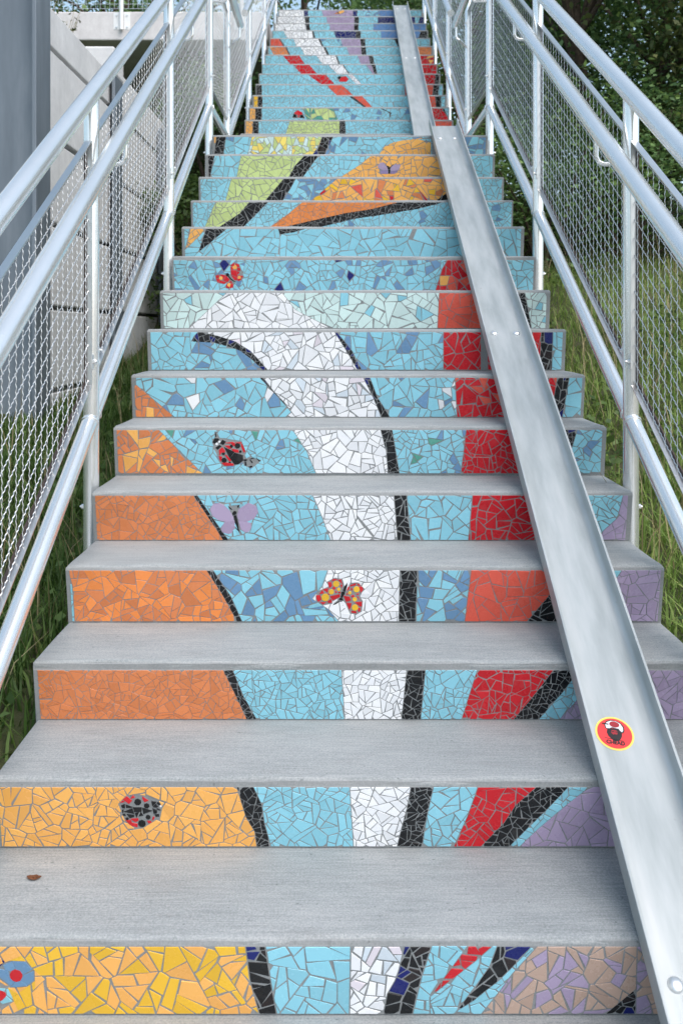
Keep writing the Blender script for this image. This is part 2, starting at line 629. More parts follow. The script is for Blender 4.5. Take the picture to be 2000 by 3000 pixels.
def voronoi(x0, x1, y0, y1, sx, sy, wob, rnd):
    pts = []
    nx, ny = max(1, round((x1 - x0) / sx)), max(1, round((y1 - y0) / sy))
    size = max(sx, sy)
    for i in range(-1, nx + 1):
        for j in range(-1, ny + 1):
            if rnd.random() < .08: continue
            pts.append((x0 + (i + .5 + rnd.uniform(-.48, .48)) * (x1 - x0) / nx, y0 + (j + .5 + rnd.uniform(-.48, .48)) * (y1 - y0) / ny, rnd.uniform(-wob, wob) * size * size))
            if rnd.random() < .12:
                pts.append((x0 + (i + rnd.random()) * (x1 - x0) / nx, y0 + (j + rnd.random()) * (y1 - y0) / ny, -.1 * size * size))
    cells = []
    for i, p in enumerate(pts):
        c = [(p[0] - 2 * size, p[1] - 2 * size), (p[0] + 2 * size, p[1] - 2 * size), (p[0] + 2 * size, p[1] + 2 * size), (p[0] - 2 * size, p[1] + 2 * size)]
        for k, q in enumerate(pts):
            if k == i: continue
            dx, dy = q[0] - p[0], q[1] - p[1]
            d2 = dx * dx + dy * dy
            if d2 > (3.2 * size) ** 2 or d2 < 1e-9: continue
            c = clip(c, 2 * dx, 2 * dy, q[0] ** 2 + q[1] ** 2 - p[0] ** 2 - p[1] ** 2 + p[2] - q[2])
            if len(c) < 3: break
        if len(c) >= 3: cells.append(c)
    return cells


def cracked_cells(x0, x1, y0, y1, size, rnd):
    """broken tiles: bigger uneven pieces snapped along straight cracks into shards of mixed size"""
    big = size * rnd.uniform(1.7, 2.3)
    cells = []
    for c in voronoi(x0, x1, y0, y1, big, big * .9, .12, rnd):
        goal = size * size * rnd.choice((.6, .75, .9, 1.1, 1.45))
        todo = [c]
        while todo:
            c = todo.pop()
            A = abs(area(c))
            if A < goal * rnd.uniform(.8, 1.5):
                cells.append(c)
                continue
            cx = sum(v[0] for v in c) / len(c); cy = sum(v[1] for v in c) / len(c)
            mxx = sum((v[0] - cx) ** 2 for v in c); myy = sum((v[1] - cy) ** 2 for v in c); mxy = sum((v[0] - cx) * (v[1] - cy) for v in c)
            an = .5 * math.atan2(2 * mxy, mxx - myy) + rnd.gauss(0, .5)
            if rnd.random() < .18: an = rnd.uniform(0, math.pi)
            a, b = math.cos(an), math.sin(an)
            off = rnd.gauss(0, .16) * math.sqrt(A)
            cc = a * cx + b * cy + off
            h1, h2 = clip(c, a, b, cc), clip(c, -a, -b, -cc)
            if len(h1) > 2 and len(h2) > 2 and min(abs(area(h1)), abs(area(h2))) > .08 * size * size: todo += [h1, h2]
            else: cells.append(c)
    return cells


def strip_polys(left, right, s0, s1, gap):
    """the part of a riser between two boundary lines x(s); split where the lines touch"""
    ss = sorted(set([s0, s1] + [s0 + (s1 - s0) * i / 12 for i in range(13)] + [s for f in (left, right) for s, _ in f if s0 < s < s1]))
    runs, cur = [], []
    for s in ss:
        xl, xr = ev(left, s) + gap, ev(right, s) - gap
        if xr - xl > 1.5: cur.append((s, xl, xr))
        else:
            if len(cur) > 1: runs.append(cur)
            cur = []
    if len(cur) > 1: runs.append(cur)
    return [[(xl, s) for s, xl, xr in r] + [(xr, s) for s, xl, xr in reversed(r)] for r in runs]


def ev(f, s):
    if s <= f[0][0]: return f[0][1]
    for (s0, a), (s1, b) in zip(f, f[1:]):
        if s <= s1: return a + (b - a) * (s - s0) / max(1e-6, s1 - s0)
    (s0, a), (s1, b) = f[-2], f[-1]
    return b + (b - a) / max(1e-6, s1 - s0) * (s - s1)


def riser_y(s, rise):
    return RAKE * (s - .012) / (rise - .012) if s > .012 else (0.0 if s > .009 else (.009 - s) * .38)


def shard_mesh(poly, rise, rnd, thick=.0038):
    """poly in mm (x, s down the riser); returns verts/faces about its centre, and the centre"""
    if area([(x, -s) for x, s in poly]) < 0: poly = poly[::-1]
    n = len(poly)
    cx = sum(p[0] for p in poly) / n; cs = sum(p[1] for p in poly) / n
    tx, ty, dh = rnd.gauss(0, .009), rnd.gauss(0, .009), rnd.uniform(-.0004, .0004)
    slope = RAKE / (rise - .012)
    cn = 1 / math.hypot(1, slope); sn = slope * cn
    o = Vector((cx / 1000, riser_y(cs / 1000, rise), -cs / 1000))
    verts = []
    for ring, h in ((0, 0.0), (1, thick - .0004), (2, thick)):
        for x, s in poly:
            if ring == 2:
                d = math.hypot(x - cx, s - cs)
                k = 1 - min(.45, .08 * d) / max(d, .5)
                x, s = cx + (x - cx) * k, cs + (s - cs) * k
            hh = h + (dh + tx * (x - cx) / 1000 + ty * (s - cs) / 1000 if ring else 0)
            verts.append(((x) / 1000 - o.x, riser_y(s / 1000, rise) - hh * cn - o.y, -s / 1000 - hh * sn - o.z))
    faces = [tuple(range(2 * n, 3 * n))]
    for rg in (0, 1):
        for i in range(n):
            a, b = rg * n + i, rg * n + (i + 1) % n
            faces.append((a, b, b + n, a + n))
    return verts, faces, o


def pick(pal, rnd):
    t = rnd.random()
    for c, w in PAL[pal]:
        t -= w
        if t <= 0: return c
    return PAL[pal][-1][0]


def build_riser(fl, k, top, bot, strips):
    rnd = random.Random(1000 + k + (500 if fl == 'U' else 0))
    step = STEP[fl, k]
    if fl == 'S': rise = low_nose(k)[1] - low_nose(k - 1)[1]
    else: rise = .172 if k else up_nose(0)[1] - LANDING_Z
    half = HALF * 1000
    xl, xr = -half + rnd.uniform(9, 17), half - rnd.uniform(9, 17)
    bot = min(bot, rise * 1000 - 4)
    # mortar bed: thin slab a little proud of the concrete, uneven upper edge
    n = 40
    slope = RAKE / (rise - .012)
    vv = []
    for i in range(n + 1):
        x = (-half + 3 + (2 * half - 6) * i / n) / 1000
        for s, h in ((.0050 + rnd.uniform(-.0008, .0008), -.0006), (.0068 + rnd.uniform(-.0012, .0010), .0012), (top / 1000 - .002 + rnd.uniform(-.001, .001), .0016), (top / 1000 + .001, .0028), ((bot + 3) / 1000, .0028), ((bot + 3.5) / 1000, .0)):
            vv.append((x, riser_y(s, rise) - h, -s))
    ff = [(i * 6 + q, i * 6 + q + 1, (i + 1) * 6 + q + 1, (i + 1) * 6 + q) for i in range(n) for q in range(5)]
    mesh_obj('mortar_bed', vv, ff, MORTAR, step)
    holes, shards = [], []
    for f2, k2, nm, polys in MOTIFS:
        if (f2, k2) != (fl, k): continue
        for c, p in polys:
            if c == 'hole': holes.append(p)
            else: shards.append((c, p, True))
    left = [(top, xl), (bot, xl)]
    for pal, size, b in strips:
        right = [(top, xr), (bot, xr)] if b is None else [(s, min(max(x, ev(left, s)), xr)) for s, x in b]
        if b is not None:
            lv = sorted(set([s for s, _ in left] + [s for s, _ in right] + [bot]))
            right = [(s, min(xr, max(ev(right, s), ev(left, s)))) for s in lv]
        if pal != 'none':
            gap = (.95 if pal in THIN else 1.35) * max(.75, min(1.25, size / 34))
            size *= .84
            for P in strip_polys(left, right, top + rnd.uniform(0, 1.5), bot, gap * .8):
                bx = [p[0] for p in P]; by = [p[1] for p in P]
                for c in cracked_cells(min(bx), max(bx), min(by), max(by), size, rnd):
                    c = inset(c, rnd.uniform(.6, 1.2) * gap * .9)
                    if len(c) < 3: continue
                    # hand-set: every shard sits a little turned, so joints run wedge-shaped
                    mx, my, an = sum(v[0] for v in c) / len(c), sum(v[1] for v in c) / len(c), rnd.gauss(0, .022 if pal in THIN else .045)
                    co, si, sc = math.cos(an), math.sin(an), 1 - abs(an) * .6
                    c = [(mx + ((v[0] - mx) * co - (v[1] - my) * si) * sc, my + ((v[0] - mx) * si + (v[1] - my) * co) * sc) for v in c]
                    q = P
                    for a, b2, c2 in edges_of(c):
                        q = clip(q, a, b2, c2)
                        if len(q) < 3: break
                    if len(q) < 3: continue
                    pieces = [q]
                    for H in holes:
                        E = edges_of(H)
                        nxt = []
                        for q in pieces:
                            rem, got = q, []
                            for a, b2, c2 in E:
                                outp = clip(rem, -a, -b2, -(c2 + 1.2))
                                if len(outp) > 2: got.append(outp)
                                rem = clip(rem, a, b2, c2 + 1.2)
                                if len(rem) < 3: break
                            nxt += [q] if len(rem) < 3 else got
                        pieces = nxt
                    for q in pieces:
                        q = tidy(q)
                        if len(q) < 3 or abs(area(q)) < max(12, .022 * size * size): continue
                        # drop needles
                        per = sum(math.hypot(q[i][0] - q[i - 1][0], q[i][1] - q[i - 1][1]) for i in range(len(q)))
                        if abs(area(q)) / (per * per) < .012: continue
                        shards.append((pick(pal, rnd), q, False))
        left = right
    shards.sort(key=lambda t: -abs(area(t[1])) - (1e6 if t[2] else 0))
    loose = fl == 'S' or k <= 6
    limit = 300 if loose else 0
    def grow(q, f=1.07):
        mx, my = sum(v[0] for v in q) / len(q), sum(v[1] for v in q) / len(q)
        return [(mx + (v[0] - mx) * f, my + (v[1] - my) * f) for v in q]

    shards = [(c, grow(q) if mot else q, mot) for c, q, mot in shards]
    for c, q, mot in shards[:limit]:
        v, f, o = shard_mesh(q, rise, rnd)
        mesh_obj('tile', v, f, TILE[c], step, o)
    rest = shards[limit:]
    if rest:
        V, Fc, MI, names = [], [], [], []
        for c, q, mot in rest:
            v, f, o = shard_mesh(q, rise, rnd)
            b0 = len(V)
            V += [(a + o.x, b + o.y, d + o.z) for a, b, d in v]
            Fc += [tuple(i + b0 for i in ff2) for ff2 in f]
            if c not in names: names.append(c)
            MI += [names.index(c)] * len(f)
        tag(mesh_obj('tile_chips', V, Fc, [TILE[c] for c in names], step, mat_idx=MI), kind='stuff')
    return len(shards)


# each riser: flight, step, top and bottom of the tile field in mm below the tread, then the colour fields from one side to the other as
# (colours, shard size in mm, edge towards the next field as (mm below the tread, mm from the stair's centre line))
MOSAIC = [
 ('S', 0, 15, 165, [
  ('yellowmix', 47, [(15, -255), (90, -248), (166, -231)]),
  ('blackmix', 39, [(15, -217), (98, -207), (166, -197)]),
  ('blue', 56, [(15, -53), (166, -55)]),
  ('whitemix', 41, [(15, 50), (68, 40), (90, 33), (121, 18), (166, 11)]),
  ('blackmix', 38, [(15, 102), (83, 84), (166, 68)]),
  ('blue', 49, [(15, 171), (128, 101), (166, 102)]),
  ('redmix', 33, [(15, 219), (48, 187), (90, 141), (128, 101), (166, 102)]),
  ('blue', 38, [(15, 228), (60, 215), (106, 187), (161, 153), (166, 153)]),
  ('blackmix', 38, [(15, 294), (45, 272), (90, 235), (136, 186), (161, 153), (166, 153)]),
  ('blue', 34, [(15, 305), (75, 260), (121, 232), (166, 202)]),
  ('lilacbeige', 41, [(15, 497), (109, 501), (166, 445)]),
  ('blackmix', 28, [(15, 497), (166, 503)]),
  ('lilacbeige', 41, None)]),
 ('S', 1, 18, 165, [
  ('yelloworange', 33, [(18, -302), (92, -283), (129, -264), (166, -260)]),
  ('black', 21, [(18, -265), (62, -247), (107, -242), (166, -228)]),
  ('blue', 30, [(18, -51), (166, -42)]),
  ('white', 30, [(18, 85), (70, 77), (122, 65), (166, 56)]),
  ('black', 21, [(18, 135), (77, 124), (122, 117), (166, 113)]),
  ('blue', 35, [(18, 234), (92, 212), (166, 184)]),
  ('red', 30, [(18, 364), (62, 320), (107, 295), (166, 245)]),
  ('black', 21, [(18, 435), (77, 387), (122, 347), (166, 309)]),
  ('blue', 26, [(18, 482), (62, 433), (122, 372), (166, 332)]),
  ('lilac', 44, None)]),
 ('S', 2, 22, 165, [
  ('orange', 25, [(22, -367), (94, -336), (166, -307)]),
  ('black', 18, [(22, -343), (94, -317), (166, -281)]),
  ('blue', 28, [(22, -68), (166, -59)]),
  ('white', 27, [(22, 97), (166, 85)]),
  ('black', 22, [(22, 144), (166, 134)]),
  ('blue', 29, [(22, 275), (166, 237)]),
  ('red', 28, [(22, 468), (94, 420), (166, 367)]),
  ('black', 23, [(22, 533), (79, 497), (166, 431)]),
  ('blue', 30, [(22, 589), (108, 529), (166, 484)]),
  ('lilac', 36, None)]),
 ('S', 3, 12, 165, [
  ('blue', 48, [(12, -842), (24, -842), (58, -830), (166, -829)]),
  ('orangemix', 39, [(12, -448), (89, -403), (166, -365)]),
  ('black', 25, [(12, -430), (89, -382), (166, -351)]),
  ('bluemix', 50, [(12, -105), (58, -120), (97, -150), (128, -105), (166, -74)]),
  ('white', 33, [(12, 99), (166, 97)]),
  ('black', 33, [(12, 148), (166, 147)]),
  ('bluemix', 44, [(12, 300), (166, 286)]),
  ('coral', 56, [(12, 577), (81, 529), (166, 464)]),
  ('black', 39, [(12, 650), (166, 564)]),
  ('blue', 48, [(12, 727), (50, 705), (166, 618)]),
  ('lilac', 44, None)]),
 ('S', 4, 12, 165, [
  ('orange', 35, [(12, -528), (86, -483), (130, -456), (160, -439)]),
  ('black', 28, [(12, -517), (86, -470), (160, -422)]),
  ('blue', 41, [(12, -155), (86, -125), (160, -99)]),
  ('white', 41, [(12, 99), (86, 106), (160, 112)]),
  ('black', 41, [(12, 139), (160, 154)]),
  ('blue', 56, [(12, 345), (160, 336)]),
  ('red', 47, [(12, 626), (160, 621)]),
  ('black', 32, [(12, 663), (160, 654)]),
  ('blue', 39, [(12, 817), (86, 803), (130, 760), (160, 752)]),
  ('lilac', 47, None)]),
 ('S', 5, 12, 165, [
  ('orangeyellow', 42, [(12, -691), (89, -619), (166, -545)]),
  ('blueaccent', 38, [(12, -231), (89, -183), (166, -152)]),
  ('white', 42, [(12, 71), (89, 91), (166, 98)]),
  ('black', 26, [(12, 110), (166, 137)]),
  ('blueaccent', 39, [(12, 365), (166, 350)]),
  ('red', 35, [(12, 700), (166, 683)]),
  ('blacknavy', 28, [(12, 746), (89, 727), (166, 713)]),
  ('bluemix2', 40, None)]),
 ('S', 6, 12, 165, [
  ('orangeyellow', 49, [(12, -831), (38, -832), (157, -697)]),
  ('bluewhite', 56, [(12, -367), (99, -288), (157, -240)]),
  ('blacknavy', 31, [(12, -355), (63, -317), (106, -277), (157, -239)]),
  ('whitemix', 43, [(12, 19), (85, 56), (157, 86)]),
  ('blacknavy', 33, [(12, 44), (85, 72), (157, 117)]),
  ('bluewhite', 56, [(12, 362), (157, 373)]),
  ('redmix', 54, [(12, 744), (85, 736), (157, 730)]),
  ('blacknavy', 38, [(12, 789), (157, 771)]),
  ('blue', 66, None)]),
 ('S', 7, 12, 165, [
  ('bluemix2', 50, [(12, -641), (27, -656), (50, -669), (55, -580), (73, -510), (88, -471), (126, -422), (164, -384)]),
  ('blacknavy', 33, [(12, -629), (27, -562), (50, -491), (88, -431), (126, -396), (164, -364)]),
  ('whitemix', 50, [(12, -89), (88, -41), (164, 3)]),
  ('blacknavy', 28, [(12, -80), (42, -55), (88, -18), (164, 20)]),
  ('bluemix2', 55, [(12, 351), (164, 354)]),
  ('red', 61, [(12, 503), (164, 507)]),
  ('none', 0, [(12, 526), (164, 535)]),
  ('red', 61, [(12, 746), (164, 746)]),
  ('blackmix', 44, [(12, 794), (164, 795)]),
  ('blue', 64, None)]),
 ('S', 8, 12, 165, [
  ('aqua', 62, [(12, -559), (85, -638), (157, -716)]),
  ('white', 56, [(12, -317), (85, -261), (157, -124)]),
  ('aqua', 62, [(12, 365), (157, 361)]),
  ('coral', 68, [(12, 676), (157, 730)]),
  ('black', 36, [(12, 737), (157, 770)]),
  ('aqua', 50, None)]),
 ('S', 9, 18, 165, [
  ('bluespot', 44, [(18, 435), (57, 411), (147, 385)]),
  ('redmix', 54, [(18, 641), (147, 653)]),
  ('blue', 48, None)]),
 ('S', 10, 12, 165, [
  ('blue', 58, [(12, -803), (116, -852), (134, -856)]),
  ('yelloworange', 51, [(12, -730), (43, -757), (116, -847), (134, -856)]),
  ('blue', 68, [(12, -727), (116, -764), (134, -779)]),
  ('black', 37, [(12, -625), (61, -684), (116, -755), (134, -779)]),
  ('blue', 71, [(12, -370), (36, -363), (134, -364)]),
  ('black', 27, [(12, -236), (30, -296), (39, -362), (134, -364)]),
  ('blue', 78, None)]),
 ('S', 11, 12, 165, [
  ('blue', 39, [(12, -718), (124, -769)]),
  ('green', 43, [(12, -540), (68, -590), (124, -677)]),
  ('black', 36, [(12, -443), (68, -498), (124, -557)]),
  ('blue', 36, [(12, -262), (68, -331), (124, -411)]),
  ('orange2', 39, [(12, 243), (46, 107), (68, -37), (124, -291)]),
  ('black', 31, [(12, 483), (46, 346), (74, 175), (96, 17), (124, -102)]),
  ('bluefew', 39, None)]),
 ('S', 12, 13, 165, [
  ('blue', 46, [(13, -666), (121, -698)]),
  ('green', 49, [(13, -375), (121, -471)]),
  ('black', 46, [(13, -308), (67, -339), (121, -376)]),
  ('bluemid', 53, [(13, -79), (121, -212)]),
  ('firemix', 53, [(13, 573), (88, 533), (121, 488)]),
  ('black', 38, [(13, 601), (121, 594)]),
  ('blue', 49, None)]),
 ('S', 13, 12, 165, [
  ('black', 48, [(12, -796), (114, -820)]),
  ('blue', 64, [(12, -641), (114, -665)]),
  ('green', 48, [(12, -271), (63, -321), (114, -352)]),
  ('black', 48, [(12, -187), (53, -219), (114, -265)]),
  ('blue', 50, [(12, 120), (63, 56), (114, -26)]),
  ('yelloworange', 52, [(12, 588), (114, 601)]),
  ('blue', 44, None)]),
 ('S', 14, 12, 165, [
  ('yelloworange', 55, [(12, -822), (110, -841)]),
  ('blacknavy', 46, [(12, -763), (110, -780)]),
  ('bluemix2', 57, [(12, -603), (110, -628)]),
  ('yellowgreen', 44, [(12, -169), (61, -190), (110, -224)]),
  ('blackmix', 42, [(12, -102), (110, -150)]),
  ('bluemix2', 57, [(12, 501), (27, 381), (32, 328), (46, 265), (71, 213), (110, 186)]),
  ('yelloworange', 55, [(12, 505), (27, 417), (41, 501), (110, 502)]),
  ('blue', 51, [(12, 507), (110, 509)]),
  ('none', 0, [(12, 543), (110, 545)]),
  ('bluemid', 55, None)]),
 ('U', 2, 14, 165, [
  ('yelloworange', 50, [(14, -781), (96, -784)]),
  ('black', 44, [(14, -733), (96, -734)]),
  ('blue', 42, [(14, -480), (96, -508)]),
  ('green', 42, [(14, -77), (96, -77)]),
  ('black', 39, [(14, -30), (96, -27)]),
  ('blue', 42, [(14, 606), (96, 608)]),
  ('coral', 44, None)]),
 ('U', 3, 14, 165, [
  ('yelloworange', 52, [(14, -790), (93, -791)]),
  ('black', 46, [(14, -738), (93, -739)]),
  ('blue', 46, [(14, -390), (93, -361)]),
  ('greenteal', 52, [(14, -136), (93, -99)]),
  ('bluemix2', 49, [(14, 262), (49, 340), (93, 340)]),
  ('black', 35, [(14, 276), (49, 357), (93, 343)]),
  ('bluemix2', 52, [(14, 627), (93, 629)]),
  ('red', 52, [(14, 780), (93, 837)]),
  ('black', 35, [(14, 800), (93, 845)]),
  ('blue', 40, None)]),
 ('U', 4, 14, 165, [
  ('gold', 54, [(14, -799), (96, -800)]),
  ('black', 48, [(14, -757), (96, -759)]),
  ('blue', 51, [(14, -2), (96, 118)]),
  ('black', 30, [(14, 31), (96, 139)]),
  ('coral', 78, [(14, 114), (96, 195)]),
  ('blue', 72, [(14, 604), (96, 605)]),
  ('coral', 51, [(14, 750), (96, 758)]),
  ('black', 42, [(14, 801), (96, 802)]),
  ('blue', 45, None)]),
 ('U', 5, 14, 165, [
  ('black', 31, [(14, -791), (88, -792)]),
  ('blue', 52, [(14, -211), (88, -127)]),
  ('coral', 80, [(14, -65), (88, 18)]),
  ('blue', 49, [(14, 500), (88, 504)]),
  ('coral', 62, [(14, 759), (88, 751)]),
  ('black', 43, [(14, 812), (88, 804)]),
  ('blue', 46, None)]),
 ('U', 6, 14, 165, [
  ('blue', 61, [(14, -388), (77, -296)]),
  ('red', 64, [(14, -225), (77, -158)]),
  ('blue', 51, [(14, -21), (77, 43)]),
  ('whitemix', 26, [(14, 30), (77, 91)]),
  ('blue', 70, [(14, 611), (77, 612)]),
  ('red', 51, [(14, 802), (77, 797)]),
  ('black', 45, None)]),
 ('U', 7, 14, 165, [
  ('blue', 56, [(14, -544), (78, -485)]),
  ('red', 59, [(14, -389), (78, -330)]),
  ('blue', 53, [(14, -208), (78, -138)]),
  ('white', 53, [(14, -69), (78, -23)]),
  ('black', 26, [(14, -59), (78, -13)]),
  ('blue', 53, [(14, 161), (78, 208)]),
  ('lilac', 40, [(14, 211), (78, 231)]),
  ('black', 43, [(14, 247), (78, 261)]),
  ('blue', 53, [(14, 629), (78, 630)]),
  ('redmix', 66, None)]),
 ('U', 8, 14, 165, [
  ('blue', 48, [(14, -664), (76, -607)]),
  ('red', 54, [(14, -504), (76, -457)]),
  ('blue', 44, [(14, -331), (76, -284)]),
  ('white', 48, [(14, -141), (76, -120)]),
  ('black', 27, [(14, -130), (76, -107)]),
  ('blue', 48, [(14, 77), (76, 104)]),
  ('lilac', 51, [(14, 189), (76, 200)]),
  ('black', 41, [(14, 230), (76, 244)]),
  ('blue', 51, [(14, 614), (76, 615)]),
  ('redmix', 51, None)]),
 ('U', 9, 14, 165, [
  ('blue', 42, [(14, -822), (79, -788)]),
  ('orangeyellow', 49, [(14, -661), (79, -630)]),
  ('black', 25, [(14, -651), (79, -616)]),
  ('blue', 49, [(14, -507), (79, -469)]),
  ('white', 49, [(14, -272), (79, -241)]),
  ('black', 39, [(14, -251), (79, -216)]),
  ('blue', 49, [(14, -34), (79, -9)]),
  ('lilac', 49, [(14, 113), (79, 120)]),
  ('black', 46, [(14, 162), (79, 169)]),
  ('blue', 53, [(14, 614), (79, 615)]),
  ('orange', 56, None)]),
 ('U', 10, 14, 165, [
  ('coral', 65, [(14, -750), (77, -708)]),
  ('black', 22, [(14, -739), (77, -697)]),
  ('blue', 54, [(14, -599), (77, -570)]),
  ('white', 54, [(14, -336), (77, -303)]),
  ('black', 29, [(14, -318), (77, -285)]),
  ('bluemix2', 50, [(14, -98), (77, -79)]),
  ('lilac', 54, [(14, 108), (77, 115)]),
  ('black', 43, [(14, 158), (77, 162)]),
  ('blue', 50, [(14, 461), (77, 502)]),
  ('black', 43, [(14, 559), (77, 560)]),
  ('blue', 50, None)]),
 ('U', 11, 14, 165, [
  ('blue', 59, [(14, -721), (78, -685)]),
  ('white', 56, [(14, -413), (78, -402)]),
  ('black', 37, [(14, -395), (78, -380)]),
  ('blue', 52, [(14, -179), (78, -153)]),
  ('navy', 45, [(14, 62), (78, 62)]),
  ('black', 45, [(14, 114), (78, 114)]),
  ('blue', 52, [(14, 332), (78, 340)]),
  ('steel', 89, [(14, 767), (78, 742)]),
  ('black', 45, None)]),
 ('U', 12, 14, 165, [
  ('white', 53, [(14, -502), (69, -491)]),
  ('black', 61, [(14, -456), (69, -449)]),
  ('blue', 57, [(14, -231), (69, -224)]),
  ('lilac', 61, [(14, 43), (69, 43)]),
  ('black', 61, [(14, 93), (69, 93)]),
  ('blue', 57, [(14, 257), (69, 257)]),
  ('steel', 99, None)]),
 ('U', 13, 14, 165, [
  ('white', 51, [(14, -525), (64, -517)]),
  ('black', 35, [(14, -470), (64, -470)]),
  ('blue', 51, [(14, -274), (64, -266)]),
  ('lilac', 55, [(14, 47), (64, 47)]),
  ('black', 39, [(14, 98), (64, 98)]),
  ('blue', 51, [(14, 314), (64, 314)]),
  ('navy', 39, [(14, 740), (64, 741)]),
  ('blue', 47, [(14, 799), (64, 784)]),
  ('navy', 39, None)]),
 ('U', 14, 14, 165, [
  ('white', 48, [(14, -548), (58, -548)]),
  ('navy', 44, [(14, -497), (58, -498)]),
  ('blue', 56, [(14, -339), (58, -323)]),
  ('lilac', 56, [(14, 31), (58, 31)]),
  ('navy', 44, [(14, 80), (58, 80)]),
  ('bluemix2', 52, [(14, 345), (58, 345)]),
  ('steel', 80, [(14, 679), (58, 679)]),
  ('blue', 48, None)]),
]
